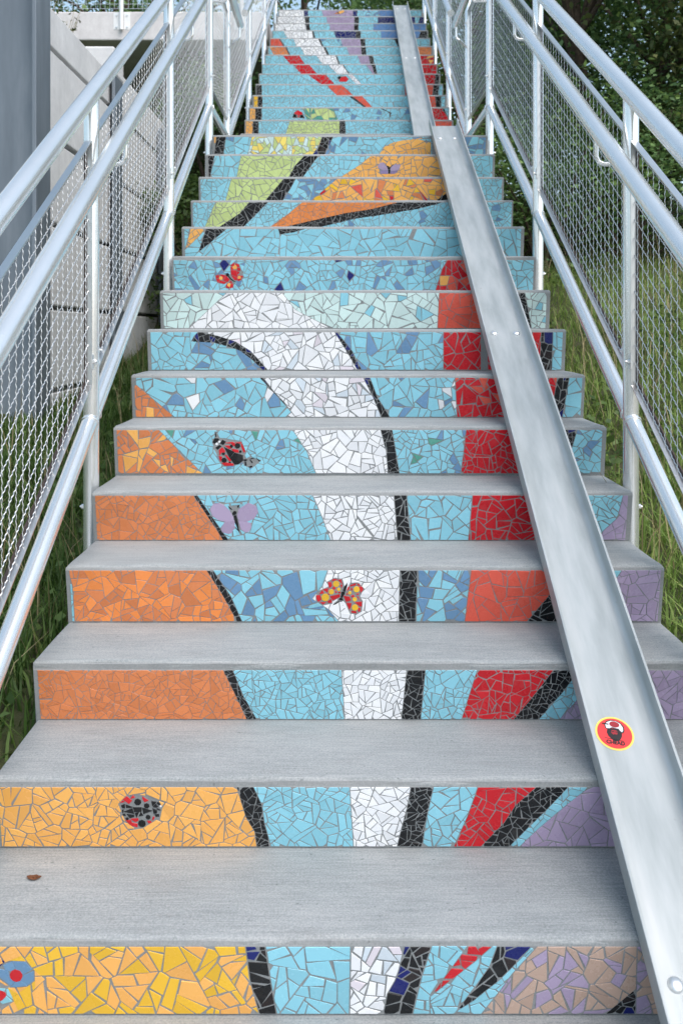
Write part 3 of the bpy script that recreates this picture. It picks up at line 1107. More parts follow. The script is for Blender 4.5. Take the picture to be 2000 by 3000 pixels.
MOTIFS = [
  ('S', 0, 'flower', [
   ('hole', [(-744.3,77.3),(-731.7,56.7),(-710.6,47.5),(-681.1,48.9),(-664.2,68.2),(-665.1,91.1),(-681.1,104.0),(-710.6,105.8)]),
   ('hole', [(-757.0,132.5),(-748.5,81.9),(-719.0,105.8),(-708.5,137.0),(-731.7,155.4)]),
   ('midblue', [(-722.4,56.7),(-705.5,48.9),(-701.3,63.6),(-708.5,69.1),(-719.0,67.2)]),
   ('midblue', [(-703.0,48.9),(-680.2,49.8),(-669.3,65.9),(-686.1,77.3),(-691.6,68.2),(-698.8,65.9)]),
   ('midblue', [(-685.3,79.6),(-665.1,70.4),(-666.3,90.2),(-679.0,100.3),(-691.6,91.1)]),
   ('midblue', [(-702.2,94.8),(-690.4,92.0),(-680.2,102.1),(-702.2,104.9),(-710.6,104.0)]),
   ('midblue', [(-730.0,65.9),(-714.0,70.4),(-712.7,84.2),(-703.9,93.9),(-712.3,102.1),(-731.7,81.9)]),
   ('red', [(-688.4,83.9),(-692.6,90.4),(-699.5,93.0),(-706.4,90.6),(-710.8,84.2),(-710.9,76.3),(-706.7,69.8),(-699.8,67.2),(-692.8,69.6),(-688.5,75.9)]),
   ('red', [(-722.9,127.4),(-727.0,133.5),(-733.8,135.1),(-739.9,131.7),(-742.6,124.7),(-740.6,117.5),(-734.8,113.4),(-727.9,114.4),(-723.2,119.9)]),
   ('blue', [(-720.7,111.8),(-711.4,107.7),(-709.8,132.5),(-719.9,123.3)]),
   ('blue', [(-735.0,108.6),(-722.4,109.5),(-724.9,115.0),(-735.0,111.3)]),
   ('blue', [(-721.6,126.0),(-711.4,137.0),(-729.6,142.6),(-733.8,138.9)]),
   ('navy', [(-731.7,52.1),(-721.1,44.3),(-700.1,36.0),(-714.8,44.3),(-729.6,59.0)])]),
  ('S', 1, 'ladybug', [
   ('hole', [(-564.1,56.9),(-548.3,39.7),(-529.5,36.1),(-509.6,39.1),(-476.9,53.2),(-469.9,66.7),(-475.7,92.3),(-492.1,103.4),(-515.5,117.4),(-534.2,118.7),(-552.9,102.1),(-562.9,71.5)]),
   ('red', [(-555.9,48.3),(-547.7,41.0),(-536.8,51.0),(-543.6,58.7)]),
   ('red', [(-538.9,44.0),(-533.6,37.9),(-529.5,43.4),(-537.1,45.9)]),
   ('red', [(-563.5,56.3),(-557.0,51.0),(-553.5,54.4)]),
   ('red', [(-513.2,41.0),(-499.7,50.7),(-508.5,55.0),(-512.0,49.5)]),
   ('red', [(-540.7,96.0),(-524.9,95.0),(-524.3,100.9),(-530.7,104.6),(-538.9,98.5)]),
   ('red', [(-552.4,99.1),(-540.1,99.7),(-539.5,105.8),(-542.4,111.9)]),
   ('red', [(-538.9,105.8),(-526.6,108.9),(-527.2,117.4),(-540.7,113.2)]),
   ('red', [(-505.0,101.5),(-496.8,101.5),(-495.0,105.8),(-501.5,108.3)]),
   ('red', [(-490.9,90.5),(-487.4,92.3),(-489.2,97.9),(-493.8,99.7)]),
   ('black', [(-516.3,57.1),(-520.9,62.2),(-527.6,61.7),(-531.3,55.9),(-529.3,49.2),(-523.1,46.6),(-517.3,50.1)]),
   ('black', [(-498.3,66.1),(-501.9,70.1),(-507.2,69.7),(-510.2,65.2),(-508.6,59.9),(-503.7,57.9),(-499.1,60.6)]),
   ('black', [(-496.8,93.8),(-500.0,97.3),(-504.6,97.0),(-507.2,92.9),(-505.9,88.3),(-501.5,86.5),(-497.5,88.9)]),
   ('black', [(-508.4,110.6),(-513.4,116.2),(-520.7,115.6),(-524.8,109.3),(-522.6,102.0),(-515.8,99.2),(-509.5,103.1)]),
   ('black', [(-555.9,78.9),(-536.6,70.3),(-533.6,83.8)]),
   ('black', [(-534.5,68.1),(-516.1,68.1),(-516.4,78.3),(-532.1,79.9)]),
   ('black', [(-514.3,68.9),(-492.7,76.4),(-512.0,84.4)]),
   ('black', [(-549.4,84.4),(-533.1,86.8),(-533.6,91.7),(-543.0,94.8)]),
   ('black', [(-531.3,82.6),(-521.9,79.9),(-527.8,93.3)]),
   ('black', [(-517.8,78.9),(-512.9,88.4),(-523.1,90.1)]),
   ('black', [(-550.6,61.1),(-535.4,67.3),(-540.7,69.3),(-550.0,69.1)]),
   ('black', [(-561.7,63.6),(-552.9,59.6),(-552.9,70.3),(-558.8,69.7)]),
   ('black', [(-559.4,74.0),(-555.9,73.8),(-557.0,80.7),(-559.4,80.7)]),
   ('black', [(-559.0,83.8),(-553.5,83.8),(-551.8,89.3),(-557.6,88.7)]),
   ('black', [(-545.7,96.7),(-548.3,99.2),(-551.7,98.1),(-552.4,94.6),(-549.9,92.1),(-546.5,93.2)]),
   ('black', [(-493.3,52.0),(-481.8,54.4),(-490.9,64.8)]),
   ('black', [(-490.3,66.7),(-483.9,59.3),(-478.6,66.0),(-482.7,68.5)]),
   ('black', [(-481.6,58.1),(-478.6,54.4),(-472.8,59.9),(-476.3,62.4)]),
   ('black', [(-491.2,70.3),(-481.3,75.8),(-482.1,82.6),(-489.2,83.8)]),
   ('black', [(-483.3,72.2),(-480.4,70.1),(-472.8,74.6),(-475.7,75.8)]),
   ('black', [(-486.8,85.3),(-477.5,84.4),(-477.1,90.5),(-483.9,91.1)]),
   ('white', [(-470.5,65.5),(-472.3,67.2),(-474.5,66.5),(-475.0,64.1),(-473.3,62.4),(-471.1,63.2)])]),
  ('S', 3, 'butterfly', [
   ('hole', [(-138.8,90.1),(-128.6,73.1),(-108.1,63.7),(-71.0,82.6),(-65.4,97.7),(-93.3,110.9),(-119.3,116.6),(-137.9,105.2)]),
   ('hole', [(-106.3,46.7),(-85.8,35.0),(-65.4,38.2),(-61.7,59.9),(-69.1,82.6),(-97.0,78.8)]),
   ('hole', [(-52.4,75.0),(-41.2,50.5),(-20.8,48.6),(-4.0,65.6),(-11.5,82.6),(-22.6,87.3),(-52.4,86.3)]),
   ('hole', [(-61.7,87.3),(-17.1,84.5),(-6.8,105.2),(-9.6,135.4),(-22.6,143.9),(-41.2,142.1),(-54.2,112.8)]),
   ('hole', [(-89.5,115.6),(-51.4,51.4),(-50.5,56.1),(-60.7,101.5)]),
   ('red', [(-137.9,87.3),(-127.6,86.3),(-123.9,99.6),(-132.3,106.2),(-137.5,97.7)]),
   ('red', [(-129.5,82.6),(-121.1,70.9),(-115.9,79.7),(-119.3,81.1)]),
   ('red', [(-118.4,69.3),(-103.5,65.2),(-106.3,78.8)]),
   ('red', [(-104.4,47.6),(-95.1,47.6),(-93.3,58.0),(-100.7,64.6)]),
   ('red', [(-95.1,45.2),(-89.5,37.2),(-76.5,39.1)]),
   ('red', [(-76.0,41.0),(-67.6,39.5),(-63.9,53.3)]),
   ('red', [(-70.0,56.1),(-63.5,54.6),(-65.4,65.6)]),
   ('red', [(-98.8,90.1),(-71.9,83.5),(-71.0,91.1),(-90.5,101.8)]),
   ('red', [(-106.3,105.2),(-96.0,97.7),(-93.3,108.1),(-102.6,110.5)]),
   ('red', [(-127.6,107.1),(-110.0,108.1),(-119.3,114.3)]),
   ('red', [(-83.4,66.5),(-86.7,69.6),(-91.0,68.3),(-91.9,63.9),(-88.7,60.8),(-84.4,62.1)]),
   ('red', [(-84.9,72.2),(-78.4,77.3),(-83.0,80.7)]),
   ('red', [(-106.3,81.1),(-99.6,82.6),(-102.6,85.4)]),
   ('red', [(-75.6,76.9),(-69.1,76.5),(-69.5,81.1),(-74.7,80.3)]),
   ('gold', [(-73.2,55.4),(-77.6,60.7),(-84.4,61.4),(-89.6,57.0),(-90.3,50.0),(-85.9,44.7),(-79.1,44.1),(-73.8,48.5)]),
   ('gold', [(-88.0,78.6),(-91.6,83.0),(-97.3,83.6),(-101.7,79.9),(-102.2,74.1),(-98.6,69.7),(-92.9,69.1),(-88.5,72.8)]),
   ('gold', [(-101.9,96.2),(-107.2,102.6),(-115.4,103.4),(-121.8,98.1),(-122.5,89.7),(-117.2,83.3),(-109.0,82.5),(-102.7,87.8)]),
   ('gold', [(-69.1,70.3),(-73.0,73.9),(-77.9,72.4),(-79.1,67.2),(-75.3,63.6),(-70.3,65.2)]),
   ('red', [(-52.4,73.1),(-48.7,61.8),(-43.4,60.3),(-44.9,69.3)]),
   ('red', [(-41.2,55.7),(-26.3,50.5),(-26.0,55.7),(-40.3,59.9)]),
   ('red', [(-22.3,50.8),(-11.1,56.5),(-19.8,57.6)]),
   ('red', [(-17.1,60.8),(-7.8,60.8),(-5.0,69.3),(-11.5,78.4)]),
   ('red', [(-40.8,67.5),(-37.5,63.3),(-34.7,69.3),(-38.4,72.7)]),
   ('red', [(-53.3,85.4),(-50.9,78.4),(-47.7,84.5)]),
   ('red', [(-25.4,82.9),(-16.1,80.3),(-18.9,85.4)]),
   ('red', [(-39.4,88.6),(-32.9,85.4),(-29.1,89.2),(-35.6,93.5)]),
   ('red', [(-59.8,88.6),(-44.0,91.1),(-39.4,101.5),(-53.3,106.2)]),
   ('red', [(-23.0,90.1),(-18.9,90.1),(-13.3,101.8)]),
   ('red', [(-28.2,108.1),(-8.7,106.2),(-8.7,120.7),(-15.2,118.8)]),
   ('red', [(-52.4,109.4),(-38.4,110.5),(-39.0,120.3),(-44.0,130.2)]),
   ('red', [(-38.4,133.6),(-24.5,135.1),(-24.1,141.5),(-37.5,139.2)]),
   ('red', [(-18.5,124.1),(-12.4,125.1),(-13.3,135.4),(-19.3,135.8)]),
   ('gold', [(-15.4,71.3),(-19.6,76.5),(-26.1,77.1),(-31.1,72.8),(-31.7,66.2),(-27.5,61.1),(-21.0,60.5),(-16.0,64.7)]),
   ('gold', [(-22.5,100.9),(-26.3,105.0),(-31.7,104.6),(-34.8,99.9),(-33.2,94.6),(-28.1,92.6),(-23.4,95.4)]),
   ('gold', [(-19.3,126.4),(-23.7,131.8),(-30.5,132.4),(-35.7,128.0),(-36.4,121.1),(-32.0,115.7),(-25.2,115.1),(-19.9,119.5)]),
   ('gold', [(-38.3,80.8),(-41.8,84.1),(-46.4,82.7),(-47.5,77.9),(-44.0,74.6),(-39.3,76.0)]),
   ('black', [(-52.0,52.3),(-50.9,56.5),(-55.2,74.6),(-62.0,72.2),(-58.9,61.8)]),
   ('black', [(-66.3,76.9),(-57.6,75.4),(-57.0,81.6),(-64.4,94.3),(-68.2,93.0)]),
   ('black', [(-70.6,94.8),(-63.5,96.2),(-61.3,101.8),(-73.7,99.9)]),
   ('black', [(-72.8,103.3),(-71.0,103.7),(-82.1,113.7),(-89.2,114.7)]),
   ('black', [(-68.0,103.7),(-66.1,103.7),(-57.6,129.8),(-60.7,125.1)]),
   ('white', [(-93.3,107.1),(-79.3,98.6),(-78.0,101.8),(-89.5,111.3)]),
   ('white', [(-60.2,112.8),(-55.2,111.3),(-47.7,130.7),(-54.2,132.0)])]),
  ('S', 4, 'butterfly', [
   ('hole', [(-477.1,54.2),(-463.5,38.6),(-442.4,36.1),(-418.3,60.4),(-406.2,85.3),(-418.3,95.3),(-442.4,97.2),(-472.6,79.1)]),
   ('hole', [(-443.9,116.5),(-428.9,96.3),(-406.2,93.1),(-401.7,119.7),(-421.3,137.8),(-440.9,132.1)]),
   ('hole', [(-392.7,79.1),(-386.6,57.3),(-358.0,37.0),(-333.8,46.4),(-327.8,66.6),(-339.9,86.9),(-367.0,97.2),(-391.1,94.7)]),
   ('hole', [(-389.6,96.3),(-351.9,102.5),(-350.4,119.7),(-364.0,133.7),(-380.6,125.9)]),
   ('hole', [(-419.8,47.3),(-386.6,43.2),(-386.6,135.3)]),
   ('lilac', [(-475.6,58.8),(-466.6,41.7),(-451.5,37.9),(-433.4,44.8),(-418.3,60.4),(-406.8,83.8),(-407.7,93.1),(-427.3,97.2),(-451.5,91.6),(-469.6,77.5)]),
   ('lilac', [(-443.0,118.1),(-433.4,100.9),(-418.3,94.1),(-402.6,94.7),(-401.7,116.5),(-413.8,135.3),(-430.4,137.1),(-441.8,129.0)]),
   ('lilac', [(-391.8,79.1),(-387.5,60.4),(-373.0,44.8),(-355.0,37.9),(-335.3,47.9),(-328.4,65.1),(-339.9,85.3),(-364.0,97.2),(-386.6,93.1)]),
   ('lilac', [(-388.7,96.3),(-370.0,97.8),(-351.9,102.5),(-350.4,116.5),(-358.0,130.6),(-368.5,132.1),(-380.6,122.8)]),
   ('black', [(-403.8,79.7),(-395.7,78.5),(-391.1,100.9),(-387.2,134.6),(-397.2,122.8)]),
   ('black', [(-408.3,69.7),(-401.7,62.0),(-394.8,65.1),(-397.2,74.4),(-406.2,76.0)]),
   ('black', [(-419.8,48.5),(-415.3,50.4),(-407.7,57.9),(-412.9,57.3)]),
   ('black', [(-391.1,45.4),(-386.3,43.5),(-387.5,50.4),(-391.8,51.7)])]),
  ('S', 5, 'ladybug', [
   ('hole', [(-508.8,55.0),(-498.9,40.1),(-474.1,41.7),(-407.9,51.7),(-394.7,88.3),(-403.0,124.8),(-427.8,136.4),(-474.1,141.4),(-488.9,108.2)]),
   ('hole', [(-404.6,116.5),(-374.8,108.2),(-341.8,119.8),(-373.2,146.4),(-399.7,138.1)]),
   ('hole', [(-498.9,18.5),(-492.2,18.5),(-492.2,41.7),(-498.9,41.7)]),
   ('black', [(-507.1,55.0),(-499.8,41.7),(-487.3,42.4),(-484.6,48.4),(-500.5,60.0)]),
   ('black', [(-497.9,75.0),(-484.0,65.0),(-477.4,70.0),(-490.6,81.6)]),
   ('black', [(-482.3,58.3),(-472.4,46.7),(-461.5,53.4),(-470.7,65.0)]),
   ('white', [(-488.8,63.0),(-492.2,66.2),(-496.6,64.8),(-497.7,60.3),(-494.3,57.1),(-489.8,58.5)]),
   ('white', [(-480.2,54.5),(-483.1,57.2),(-486.9,56.1),(-487.8,52.2),(-484.9,49.5),(-481.1,50.6)]),
   ('black', [(-467.4,73.3),(-433.7,89.9),(-449.3,109.9)]),
   ('black', [(-447.6,112.2),(-431.7,93.2),(-404.6,101.5),(-404.6,119.8),(-419.5,132.1),(-432.7,133.1)]),
   ('red', [(-464.1,58.3),(-439.3,54.3),(-431.1,58.3),(-427.8,71.6),(-437.7,66.6),(-444.3,60.0)]),
   ('red', [(-430.4,56.7),(-407.9,55.0),(-411.2,60.0),(-424.5,58.3)]),
   ('red', [(-410.6,60.0),(-404.6,63.3),(-395.4,86.6),(-400.6,91.6),(-407.9,75.0)]),
   ('red', [(-465.8,67.6),(-450.9,66.6),(-442.6,76.6),(-450.9,78.9)]),
   ('red', [(-441.0,78.9),(-419.5,82.3),(-418.5,91.6),(-429.4,90.9),(-439.3,84.9)]),
   ('red', [(-485.6,83.3),(-474.1,73.3),(-464.8,86.6),(-467.4,91.6),(-477.4,91.6),(-484.0,103.2)]),
   ('red', [(-465.8,101.5),(-460.8,99.9),(-444.3,118.2),(-450.9,123.2)]),
   ('red', [(-487.3,104.9),(-475.7,106.5),(-477.4,113.2),(-480.7,124.8),(-485.6,114.8)]),
   ('red', [(-477.4,128.8),(-459.2,127.5),(-437.7,131.5),(-437.7,138.1),(-467.4,138.1)]),
   ('black', [(-413.0,70.4),(-417.5,75.9),(-424.5,76.5),(-430.0,72.0),(-430.7,64.9),(-426.1,59.4),(-419.1,58.8),(-413.6,63.3)]),
   ('black', [(-437.6,71.0),(-440.9,74.6),(-445.8,74.2),(-448.5,70.1),(-447.1,65.5),(-442.5,63.7),(-438.3,66.1)]),
   ('black', [(-408.1,89.6),(-412.5,92.9),(-416.9,89.8),(-415.3,84.5),(-409.9,84.4)]),
   ('black', [(-465.4,97.2),(-468.7,100.8),(-473.6,100.5),(-476.3,96.4),(-474.9,91.7),(-470.3,89.9),(-466.1,92.4)]),
   ('black', [(-460.6,121.8),(-464.9,127.1),(-471.7,127.7),(-477.0,123.4),(-477.6,116.5),(-473.3,111.2),(-466.5,110.6),(-461.2,115.0)]),
   ('black', [(-445.5,129.5),(-449.8,132.8),(-454.3,129.6),(-452.7,124.4),(-447.2,124.3)]),
   ('black', [(-404.0,117.5),(-394.7,114.8),(-388.1,117.5),(-396.3,123.2)]),
   ('black', [(-381.5,114.8),(-366.6,108.9),(-364.9,111.5),(-378.2,115.5)]),
   ('black', [(-358.3,113.2),(-355.0,112.2),(-343.1,122.2),(-348.4,122.2)]),
   ('black', [(-398.0,126.5),(-393.0,124.8),(-391.4,137.4),(-397.3,138.1)]),
   ('black', [(-380.8,118.2),(-374.8,119.8),(-369.9,127.5),(-373.2,128.1)]),
   ('black', [(-388.1,143.1),(-373.2,138.1),(-371.5,142.1),(-378.2,146.4)]),
   ('black', [(-497.9,21.8),(-495.5,21.8),(-493.2,33.4),(-497.2,38.4)]),
   ('black', [(-522.7,50.4),(-510.4,51.0),(-512.1,53.7),(-522.0,53.0)])]),
  ('S', 9, 'butterfly', [
   ('hole', [(-574.9,42.9),(-557.8,28.5),(-533.4,38.1),(-514.8,91.1),(-521.3,107.1),(-535.9,115.9),(-574.9,103.9)]),
   ('hole', [(-646.4,87.9),(-623.6,83.4),(-594.4,87.9),(-574.9,107.1),(-589.5,118.3),(-607.4,128.7),(-635.0,123.1),(-644.8,108.7)]),
   ('hole', [(-599.3,136.0),(-589.5,123.1),(-574.9,110.3),(-563.5,126.3),(-563.5,142.4),(-581.4,150.4),(-597.6,147.2)]),
   ('hole', [(-597.6,81.4),(-586.3,78.2),(-548.9,120.7),(-558.6,118.3)]),
   ('red', [(-573.3,42.9),(-558.6,29.8),(-556.2,41.3),(-565.1,47.8)]),
   ('red', [(-553.8,33.3),(-535.9,38.1),(-533.4,49.4),(-543.2,49.4),(-548.9,40.5)]),
   ('red', [(-544.0,54.2),(-531.8,52.6),(-528.6,65.4),(-544.0,66.2)]),
   ('red', [(-573.3,49.4),(-565.9,50.2),(-561.9,62.2),(-572.9,62.2)]),
   ('red', [(-572.4,65.4),(-548.1,65.4),(-544.0,87.9),(-542.4,95.9),(-571.6,84.6)]),
   ('red', [(-545.6,68.6),(-532.6,72.6),(-539.1,84.6),(-543.2,81.4)]),
   ('red', [(-571.6,87.9),(-544.0,99.1),(-545.6,110.3),(-557.0,109.5)]),
   ('red', [(-540.8,87.9),(-516.4,91.9),(-520.4,99.1),(-526.1,98.3),(-535.9,92.7)]),
   ('red', [(-541.6,104.7),(-520.4,102.3),(-535.9,114.8),(-544.0,111.1)]),
   ('red', [(-643.5,89.5),(-628.5,86.2),(-628.5,99.1),(-643.1,103.1)]),
   ('red', [(-626.1,85.9),(-610.6,85.4),(-597.6,89.5),(-610.6,107.1),(-613.9,95.9)]),
   ('red', [(-596.0,91.1),(-579.8,107.9),(-589.5,118.3),(-609.0,111.9)]),
   ('red', [(-642.3,105.5),(-628.5,103.1),(-625.3,110.3),(-635.0,121.5)]),
   ('red', [(-623.6,111.9),(-607.4,116.7),(-594.4,119.9),(-604.1,127.1),(-630.1,122.3)]),
   ('red', [(-581.4,122.3),(-574.9,111.9),(-567.6,123.1)]),
   ('red', [(-596.8,136.0),(-591.1,124.7),(-584.6,126.3),(-591.1,132.8),(-581.4,139.2),(-583.0,148.8),(-596.0,145.6)]),
   ('red', [(-574.1,127.1),(-565.1,126.3),(-564.3,141.6),(-578.1,148.8),(-578.1,139.2)]),
   ('yelloworange', [(-544.6,53.2),(-548.9,58.8),(-555.9,60.3),(-562.2,57.1),(-565.0,50.7),(-562.9,44.0),(-556.9,40.2),(-549.8,41.0),(-545.0,46.2)]),
   ('yelloworange', [(-527.4,100.9),(-531.1,105.3),(-536.8,105.8),(-541.2,102.2),(-541.7,96.6),(-538.1,92.2),(-532.4,91.7),(-528.0,95.3)]),
   ('yelloworange', [(-612.6,103.9),(-616.6,108.6),(-622.8,109.1),(-627.6,105.2),(-628.1,99.1),(-624.2,94.4),(-618.0,93.8),(-613.2,97.7)]),
   ('yelloworange', [(-575.3,135.2),(-579.4,140.1),(-585.8,140.7),(-590.8,136.6),(-591.4,130.3),(-587.3,125.4),(-580.8,124.8),(-575.9,128.9)]),
   ('black', [(-582.0,87.9),(-586.5,92.6),(-592.9,92.2),(-596.6,86.9),(-594.7,80.7),(-588.6,78.4),(-583.0,81.6)]),
   ('black', [(-586.6,93.5),(-580.6,92.3),(-571.6,103.9),(-550.2,120.7),(-566.8,113.5),(-578.1,104.7)])]),
  ('S', 13, 'butterfly', [
   ('hole', [(158.6,61.6),(193.8,49.7),(225.8,79.3),(225.8,113.6),(177.8,114.7)]),
   ('hole', [(225.8,79.3),(261.0,60.4),(296.2,61.6),(280.2,97.0),(261.0,113.6),(225.8,113.6)]),
   ('lilac', [(158.6,76.3),(171.4,52.7),(193.8,50.9),(213.0,73.4),(219.4,91.1),(190.6,92.3)]),
   ('midlilac', [(177.8,95.8),(219.4,95.8),(219.4,113.6),(179.1,113.6)]),
   ('lilac', [(235.4,88.1),(245.0,70.4),(267.4,60.4),(296.2,64.5),(280.2,92.3),(241.8,97.0)]),
   ('midlilac', [(235.4,100.0),(277.0,95.8),(261.0,113.6),(235.4,113.6)]),
   ('black', [(206.6,55.6),(213.0,58.6),(232.2,79.3),(233.5,88.1),(221.4,88.1)]),
   ('black', [(222.6,92.3),(233.5,92.3),(232.2,113.6),(223.9,113.6)]),
   ('black', [(248.2,60.4),(252.1,61.6),(234.2,79.3),(231.6,76.9)])]),
  ('U', 3, 'ladybug', [
   ('hole', [(-481.3,92.4),(-462.9,48.3),(-433.5,28.2),(-396.7,48.3),(-374.6,92.4)]),
   ('red', [(-462.9,51.6),(-432.0,30.9),(-400.4,44.9),(-393.0,61.6),(-426.1,68.3),(-448.2,61.6)]),
   ('black', [(-476.2,85.0),(-466.6,58.3),(-448.2,65.0),(-440.8,88.4)]),
   ('red', [(-437.2,75.0),(-418.8,69.7),(-422.4,89.7)]),
   ('black', [(-411.4,69.7),(-393.0,67.0),(-378.3,89.7),(-415.1,89.7)])]),
  ('U', 6, 'ladybug', [
   ('hole', [(-117.7,42.9),(-93.2,24.2),(-36.2,26.2),(-7.6,52.9),(-28.0,76.3),(-97.3,76.3)]),
   ('black', [(-111.2,39.5),(-94.9,26.9),(-76.9,36.2),(-97.3,54.9)]),
   ('red', [(-91.6,59.6),(-75.3,36.2),(-36.2,29.5),(-11.7,52.9),(-32.1,72.9),(-93.2,72.9)])]),
  ('U', 14, 'butterfly', [
   ('hole', [(-194.6,52.0),(-148.4,23.9),(-76.6,8.5),(-71.5,38.0),(-133.0,55.5)]),
   ('yelloworange', [(-138.2,27.5),(-81.7,9.9),(-74.5,29.6),(-127.9,52.0)]),
   ('orange', [(-189.5,50.6),(-153.6,34.5),(-143.3,48.5)]),
   ('black', [(-156.6,29.6),(-148.4,27.5),(-133.0,45.0),(-142.3,48.5)])])]


total = sum(build_riser(*row) for row in MOSAIC)
build_riser('U', 1, 14, 165, [('yelloworange', 45, [(14, -770), (165, -770)]), ('black', 38, [(14, -705), (165, -705)]), ('blue', 42, [(14, -330), (165, -340)]), ('yellowgreen', 42, [(14, 200), (165, 190)]), ('blue', 42, None)])
build_riser('U', 0, 14, 165, [('black', 40, [(14, -720), (165, -720)]), ('blue', 44, [(14, -330), (165, -340)]), ('green', 44, [(14, 180), (165, 160)]), ('blue', 44, None)])
for kk in (-1, -2):
    build_riser('S', kk, 16, 160, [('yellowmix', 60, [(16, -250), (160, -230)]), ('blackmix', 50, [(16, -200), (160, -180)]), ('blue', 60, [(16, 100), (160, 90)]), ('lilacbeige', 60, None)])

# rusted anchor stub left in a tread, with its stain
m = MB()
ring = [(0.010 * (1 + .25 * math.sin(a * 3.1)) * math.cos(a) * 1.5, .009 * (1 + .2 * math.cos(a * 2.3)) * math.sin(a), .0012) for a in [2 * math.pi * i / 14 for i in range(14)]]
m.add(ring, [tuple(range(14))])
m.tube([(0.004, 0, 0), (.004, 0, .004)], .0055, 9)
y0, z0 = low_nose(0)
m.build('rusted_anchor', RUST, STEP['S', 0], (-.725, .190, .0022))

# ------------------------------------------------------------------ bike channels
CH_X, CH_W, CH_H, CH_T = .588, .0895, .056, .006
CH_LIFT = .019


def channel_section():
    w, t, h, r = CH_W, CH_T, CH_H, .013
    pts = [(-w, h), (-w, .003), (-w + .003, 0), (w - .003, 0), (w, .003), (w, h), (w - .002, h + .001), (w - t, h)]
    for i in range(6):
        a = math.pi / 2 * i / 5
        pts.append((w - t - r + r * math.cos(a), t + r - r * math.sin(a)))
    for i in range(6):
        a = math.pi / 2 * i / 5
        pts.append((-w + t + r - r * math.sin(a), t + r - r * math.cos(a)))
    pts += [(-w + t, h), (-w + .002, h + .001)]
    return pts


def channel(name, y0, y1, upper, label):
    root = empty(name, (CH_X, y0, nosing(y0, upper)), label=label, cat='bike channel')
    sec = channel_section()
    n, ny = len(sec), 24
    V, Fc = [], []
    for i in range(ny + 1):
        y = y0 + (y1 - y0) * i / ny
        sh = up_shift(y) if upper else 0
        for x, h in sec:
            V.append((CH_X + sh + x - root.location.x, y - y0, nosing(y, upper) + CH_LIFT + h + .0006 * math.sin(i * 2.1 + x * 20) - root.location.z))
    for i in range(ny):
        for q in range(n):
            a, b = i * n + q, i * n + (q + 1) % n
            Fc.append((a, b, b + n, a + n))
    Fc += [tuple(range(n)), tuple(ny * n + q for q in reversed(range(n)))]
    o = mesh_obj('trough', V, Fc, CHANNEL, root)
    bm = bmesh.new(); bm.from_mesh(o.data); bmesh.ops.recalc_face_normals(bm, faces=bm.faces); bm.to_mesh(o.data); bm.free()
    auto_smooth(o, 50)
    return root


def slope_frame(y, x, upper=False, up=.0):
    """point on the channel floor and its axes (across, up the slope, off the floor)"""
    s = (.172 if upper else .17) / RUN
    t = Vector((0, 1, s)).normalized()
    nrm = Vector((0, -s, 1)).normalized()
    p = Vector((x + (up_shift(y) if upper else 0), y, nosing(y, upper) + CH_LIFT + CH_T)) + nrm * up
    return p, Vector((1, 0, 0)), t, nrm


def dome(root, y, dx, r, upper=False):
    p, a, t, nn = slope_frame(y, CH_X + dx, upper)
    V, Fc, n = [], [], 16
    for i, (rr, h) in enumerate(((1.0, 0), (.96, .18), (.82, .36), (.55, .5), (.22, .57))):
        for j in range(n):
            an = 2 * math.pi * j / n
            V.append(tuple(p + a * (r * rr * math.cos(an)) + t * (r * rr * math.sin(an)) + nn * (h * r) - root.location))
    for i in range(4):
        for j in range(n):
            q, w = i * n + j, i * n + (j + 1) % n
            Fc.append((q, w, w + n, q + n))
    Fc.append(tuple(4 * n + j for j in range(n)))
    mesh_obj('bolt_head', V, Fc, BOLT, root, smooth=True)


ch_low = channel('bike_channel', .94, 5.80, False, 'long galvanised bike channel with round red sticker on lower steps')
for yy in (1.70, 3.665, 5.60):
    for dx in (-.044, .044): dome(ch_low, yy, dx, .015)
ch_up = channel('bike_channel', 6.84, 10.96, True, 'far galvanised bike channel running up the upper flight')
for yy in (6.98, 9.0, 10.8):
    for dx in (-.044, .044): dome(ch_up, yy, dx, .015, True)

# sticker: flat print on the channel floor
SR = plain_mat('sticker_red', 'F03A3C', .4, 0, .03)
SY = plain_mat('sticker_yellow', 'F4DA66', .4, 0, .03)
SW = plain_mat('sticker_white', 'E9E7EA', .4, 0, .03)
SK = plain_mat('sticker_black', '1C1216', .4, 0, .1)
SD = plain_mat('sticker_dark_red', 'A31E2A', .4, 0, .1)


def flat_poly(name, pts, mat, parent, up, y=2.144, x=.565, tilt=.0):
    p, a, t, nn = slope_frame(y, x, False, up)
    ca, sa = math.cos(tilt), math.sin(tilt)
    V = [tuple(p + a * ((u * ca - v * sa) / 1000) + t * ((u * sa + v * ca) / 1000) - parent_world(parent)) for u, v in pts]
    return mesh_obj(name, V, [tuple(range(len(V)))], mat, parent)


def parent_world(o):
    p = Vector((0, 0, 0))
    while o is not None:
        p += o.location; o = o.parent
    return p


def circ(r, n=40, cx=0, cy=0, ry=None):
    return [(cx + r * math.cos(2 * math.pi * i / n), cy + (ry or r) * math.sin(2 * math.pi * i / n)) for i in range(n)]


